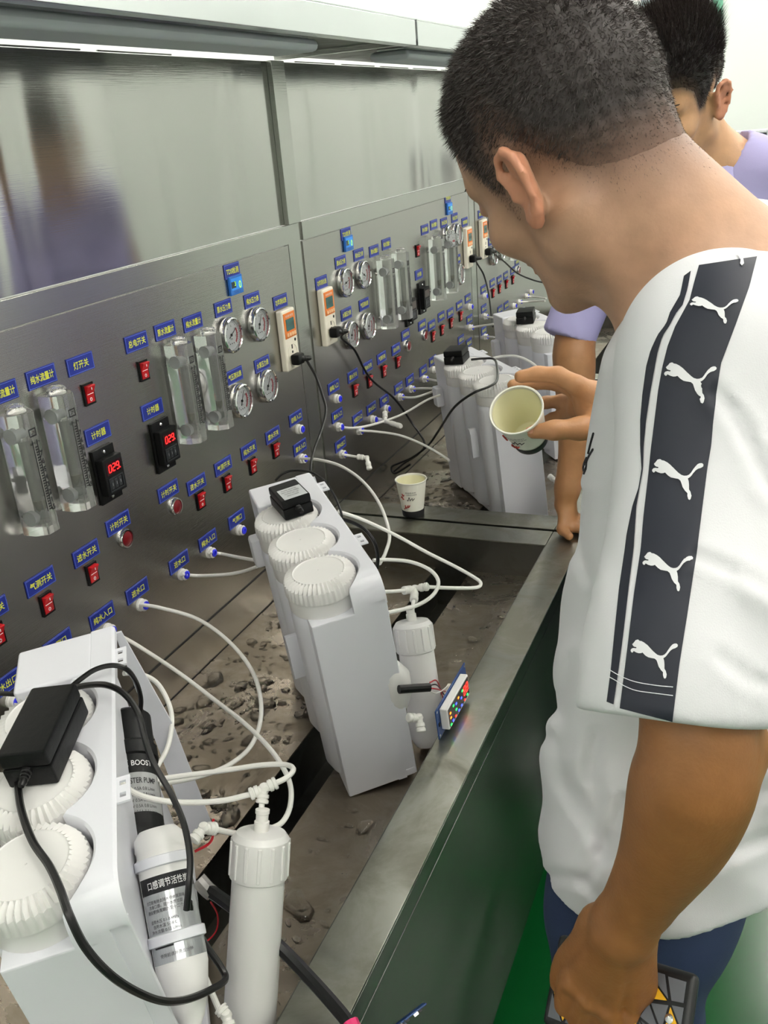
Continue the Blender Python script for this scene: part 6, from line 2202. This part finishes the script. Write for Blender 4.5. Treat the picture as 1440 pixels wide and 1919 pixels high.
body2.chain([HB, np.array([0.585, HB[1] - 0.045, -0.856]), np.array([0.605, HB[1] - 0.068, -0.860])], [0.016, 0.0115, 0.0095], 0.008)
LA = [LS, C2 + W2 * 0.235 + (0, 0, -0.42), C2 + W2 * 0.235 + F2 * 0.05 + (0, 0, -0.68)]
body2.chain(LA, [0.052, 0.042, 0.028], 0.02)
body2.cap(LA[-1], LA[-1] + (0, 0, -0.09), 0.026, 0.022, 0.015)
for k in range(4):
    b0 = LA[-1] + F2 * (0.03 - 0.018 * k) + np.array((0, 0, -0.10))
    body2.chain([b0, b0 + np.array((0, 0, -0.04)), b0 + np.array((0, 0, -0.07)) + F2 * 0.008 - W2 * 0.006], [0.0105, 0.0095, 0.008], 0.006)
V, F = poly_field(body2, (0.50, 1.78, -0.93), (1.16, 2.34, 0.16), 0.0045)
me2 = np_mesh('person_body', V, F, 1)
q2 = (V - O2) @ M2
HY2 = [-0.14, -0.100, -0.075, -0.052, -0.034, -0.016, 0.004, 0.014, 0.030, 0.046, 0.066, 0.082, 0.12]
HZ2 = [-0.045, -0.045, -0.035, -0.015, 0.012, 0.036, 0.020, -0.004, -0.002, 0.038, 0.060, 0.066, 0.07]
pale = np.array(srgb('b38a66')); tone = np.repeat(pale[None], len(V), 0)
w = np.clip((-0.35 - V[:, 2]) / 0.1, 0, 1); tone = tone * (1 - w[:, None]) + np.array(srgb('9c6f49')) * w[:, None]
g2 = q2[:, 2] - np.interp(q2[:, 1], HY2, HZ2)
nh = np.linalg.norm(q2, axis=1) < 0.16
w = np.clip((g2 + 0.012) / 0.020, 0, 1) * nh * (np.abs(q2[:, 0]) < 0.083)
tone = tone * (1 - w[:, None]) + np.array(srgb('3c3430')) * w[:, None]
w = np.clip((np.abs(q2[:, 0]) - 0.080) / 0.006, 0, 1) * nh * (np.abs(q2[:, 2]) < 0.045)
tone = tone * (1 - w[:, None]) + np.array(srgb('b87e62')) * w[:, None]
w = np.exp(-((q2[:, 2] + 0.056) / 0.010) ** 2) * (q2[:, 1] > 0.085) * (np.abs(q2[:, 0]) < 0.024) * nh
tone = tone * (1 - w[:, None]) + np.array(srgb('a8645a')) * w[:, None]
set_color(me2, tone)
P2 = empty('person', Matrix.Translation((0, 0, 0)), 'man in lilac collared shirt leaning on the bench, looking down', 'person')
part('body', me2, SKIN, P2)
(VH, FH), _f = hair_shell(skull_volume(M2, O2, NECK2), M2, O2, HY2, HZ2, 0.007, 0.016, O2 - 0.17, O2 + 0.19, 0.004, 0.0016, 2)
hm = np_mesh('hair', VH, FH)
qh = (VH - O2) @ M2
gh = np.clip((qh[:, 2] - np.interp(qh[:, 1], HY2, HZ2) - 0.002) / 0.03, 0, 1)[:, None]
set_color(hm, np.array(srgb('5a473c')) * (1 - gh) + np.array(srgb('241f1e')) * gh)
hair = part('hair', hm, HAIR, P2, 'short black hair brushed upwards')
VS, FS = strands(VH, FH, M2, O2, 15000, lambda q: 0.006 + 0.022 * np.clip((q[:, 2] - 0.05) / 0.06, 0, 1),
                 lambda q: np.clip((q[:, 2] - np.interp(q[:, 1], HY2, HZ2)) / 0.02, 0.0, 1.0),
                 lambda q: np.stack([0 * q[:, 0], 0.25 + 0 * q[:, 0], 0.9 * np.clip((q[:, 2] - 0.04) / 0.05, -0.4, 1)], 1), 0.00045, 8, 0.30)
st = part('hair_strands', mk_mesh('hair_strands', VS, FS, False), HAIR2, hair); st['kind'] = 'stuff'
for s in (-1, 1):
    eb = MB()
    for k in range(24):
        t_ = k / 23
        b_ = T2(s * (0.014 + 0.036 * t_), 0.0975 - 0.020 * t_ ** 1.6, 0.033 + 0.005 * math.sin(2.4 * t_))
        e_ = b_ + M2 @ np.array((s * 0.0045, -0.0012, 0.0022))
        eb.tube([b_, e_], [0.0013, 0.0003], 4)
    part('eyebrow', eb, HAIR2, P2)['kind'] = 'stuff'
    el = MB().tube(catmull([T2(s * (0.019 + 0.026 * t_), 0.0925 - 0.0085 * t_, 0.0085 - 0.002 * math.sin(PI * t_)) for t_ in (0, 0.33, 0.66, 1)], 4), 0.0011, 5)
    part('lash_line', el, HAIR2, P2)

S2Z = np.array([-0.90, -0.80, -0.60, -0.42, -0.28, -0.19, -0.13, -0.085, -0.05])
S2A = np.array([0.135, 0.135, 0.128, 0.122, 0.120, 0.108, 0.078, 0.045, 0.02])
S2B = np.array([0.190, 0.190, 0.182, 0.178, 0.182, 0.178, 0.145, 0.085, 0.03])


def torso2(p):
    a = np.interp(p[:, 2], S2Z, S2A); b = np.interp(p[:, 2], S2Z, S2B)
    q = p - C2
    x = (q @ F2) / a; y = (q @ W2) / b
    k = (np.abs(x) ** 2.3 + np.abs(y) ** 2.3) ** (1 / 2.3)
    return np.maximum((k - 1) * np.minimum(a, b), p[:, 2] + 0.05)


shirt2 = Vol()
shirt2.fn(torso2, C2 + (0, 0, -0.45), 0.55, 0.01)
shirt2.cap(C2 + W2 * 0.05 + (0, 0, -0.120), LS, 0.052, 0.068, 0.035)
shirt2.cap(C2 - W2 * 0.05 + (0, 0, -0.120), RS, 0.052, 0.068, 0.035)


def sleeve(a, b, r0, r1):
    a = np.array(a); b = np.array(b); D = (b - a) / np.linalg.norm(b - a); L = np.linalg.norm(b - a)

    def f(p):
        t = np.clip((p - a) @ D, -0.01, 0.6)
        d = np.linalg.norm(p - a - t[:, None] * D, axis=1) - (r0 + (r1 - r0) * np.clip(t / L, 0, 1.2))
        return np.maximum(d, (p - b) @ D)
    return f


E2 = A3(1066, 634, 2.04)
shirt2.fn(sleeve(RS, E2, 0.066, 0.057), (RS + E2) / 2, 0.24, 0.02)
E3 = C2 + W2 * 0.236 + (0, 0, -0.38)
shirt2.fn(sleeve(LS, E3, 0.066, 0.058), (LS + E3) / 2, 0.24, 0.02)


def shirt2_f(p):
    d = shirt2(p)
    band = np.abs(d) < 0.05
    v = np.zeros(len(p))
    if band.any():
        v[band] = 0.0035 * fold_noise(p[band], 0.9)
    d = d + v
    k0 = np.linalg.norm((p - (NB2 + np.array([-0.01, -0.015, 0.045]))) / np.array([0.078, 0.078, 0.075]), axis=1)
    d = np.maximum(d, -(k0 - 1) * 0.07)
    return np.maximum(d, -0.86 - p[:, 2])


V, F = poly_field(shirt2_f, (0.52, 1.82, -0.89), (1.16, 2.36, -0.03), 0.0065)
LILAC = mat('lilac cotton', 'a9a4d0', 0.8, bump=(800, 0.08))
sh2 = part('shirt', np_mesh('shirt', V, F, 1), LILAC, P2, 'lilac short-sleeved collared shirt')
# collar
cl = MB(); Vc = []; Fc = []
nt_ = 48
for k in range(nt_ + 1):
    a = math.radians(14 + 332 * k / nt_)
    dr = F2 * math.cos(a) + W2 * math.sin(a)
    tip = 0.030 * max(0, (math.cos(a) - 0.55) / 0.45)
    base = NB2 + np.array([0, 0, 0.0]) + F2 * 0.006
    top = base + dr * 0.069 + np.array((0, 0, 0.034 - 0.026 * max(0, math.cos(a))))
    low = base + dr * (0.096 + tip * 0.6) + np.array((0, 0, -0.012 - 0.026 * max(0, math.cos(a)) - tip))
    inn = base + dr * 0.066 + np.array((0, 0, -0.030))
    Vc += [inn, top - dr * 0.002, top + dr * 0.003, low, low - dr * 0.004 - np.array((0, 0, 0.003))]
for k in range(nt_):
    for j in range(4):
        a = k * 5 + j
        Fc.append((a, a + 1, a + 6, a + 5))
part('collar', cl.add(Vc, Fc).mesh('collar', True, 50), LILAC, sh2)
for k in range(3):
    b_ = C2 + F2 * 0.122 + np.array((0, 0, -0.24 - 0.09 * k))
    part('button', MB().lathe([(0.0055, 0), (0.0055, 0.002), (0.0001, 0.0028)], 12, Matrix.Translation(b_) @ Vector(F2).to_track_quat('Z', 'Y').to_matrix().to_4x4()), WHITE_PL2, sh2)
tr2 = Vol()
tr2.ell(C2 + (0, 0, -0.86), (0.13, 0.13, 0.12), None, 0.04)
for s in (-1, 1):
    h_ = C2 + W2 * 0.085 * s
    tr2.chain([h_ + (0, 0, -0.86), h_ + (0, 0, -1.20), h_ + (0, 0, -1.575)], [0.092, 0.074, 0.062], 0.03)
V, F = poly_field(lambda p: np.maximum(tr2(p) + 0.003 * fold_noise(p, 0.9), -1.60 - p[:, 2]), (0.62, 1.88, -1.68), (1.10, 2.32, -0.72), 0.010)
part('trousers', np_mesh('trousers', V, F, 1), mat('charcoal trousers', '2b2d33', 0.85), P2)
for s in (-1, 1):
    h_ = C2 + W2 * 0.085 * s
    so2 = Vol().cap(h_ + F2 * -0.03 + (0, 0, -1.602), h_ + F2 * 0.15 + (0, 0, -1.612), 0.046, 0.040, 0.02)
    V, F = poly_field(lambda p: np.maximum(so2(p), -1.6485 - p[:, 2]), h_ + (-0.16, -0.24, -1.66), h_ + (0.16, 0.14, -1.54), 0.008)
    part('shoe', np_mesh('shoe', V, F, 1), mat('black shoe leather', '161618', 0.5), P2)
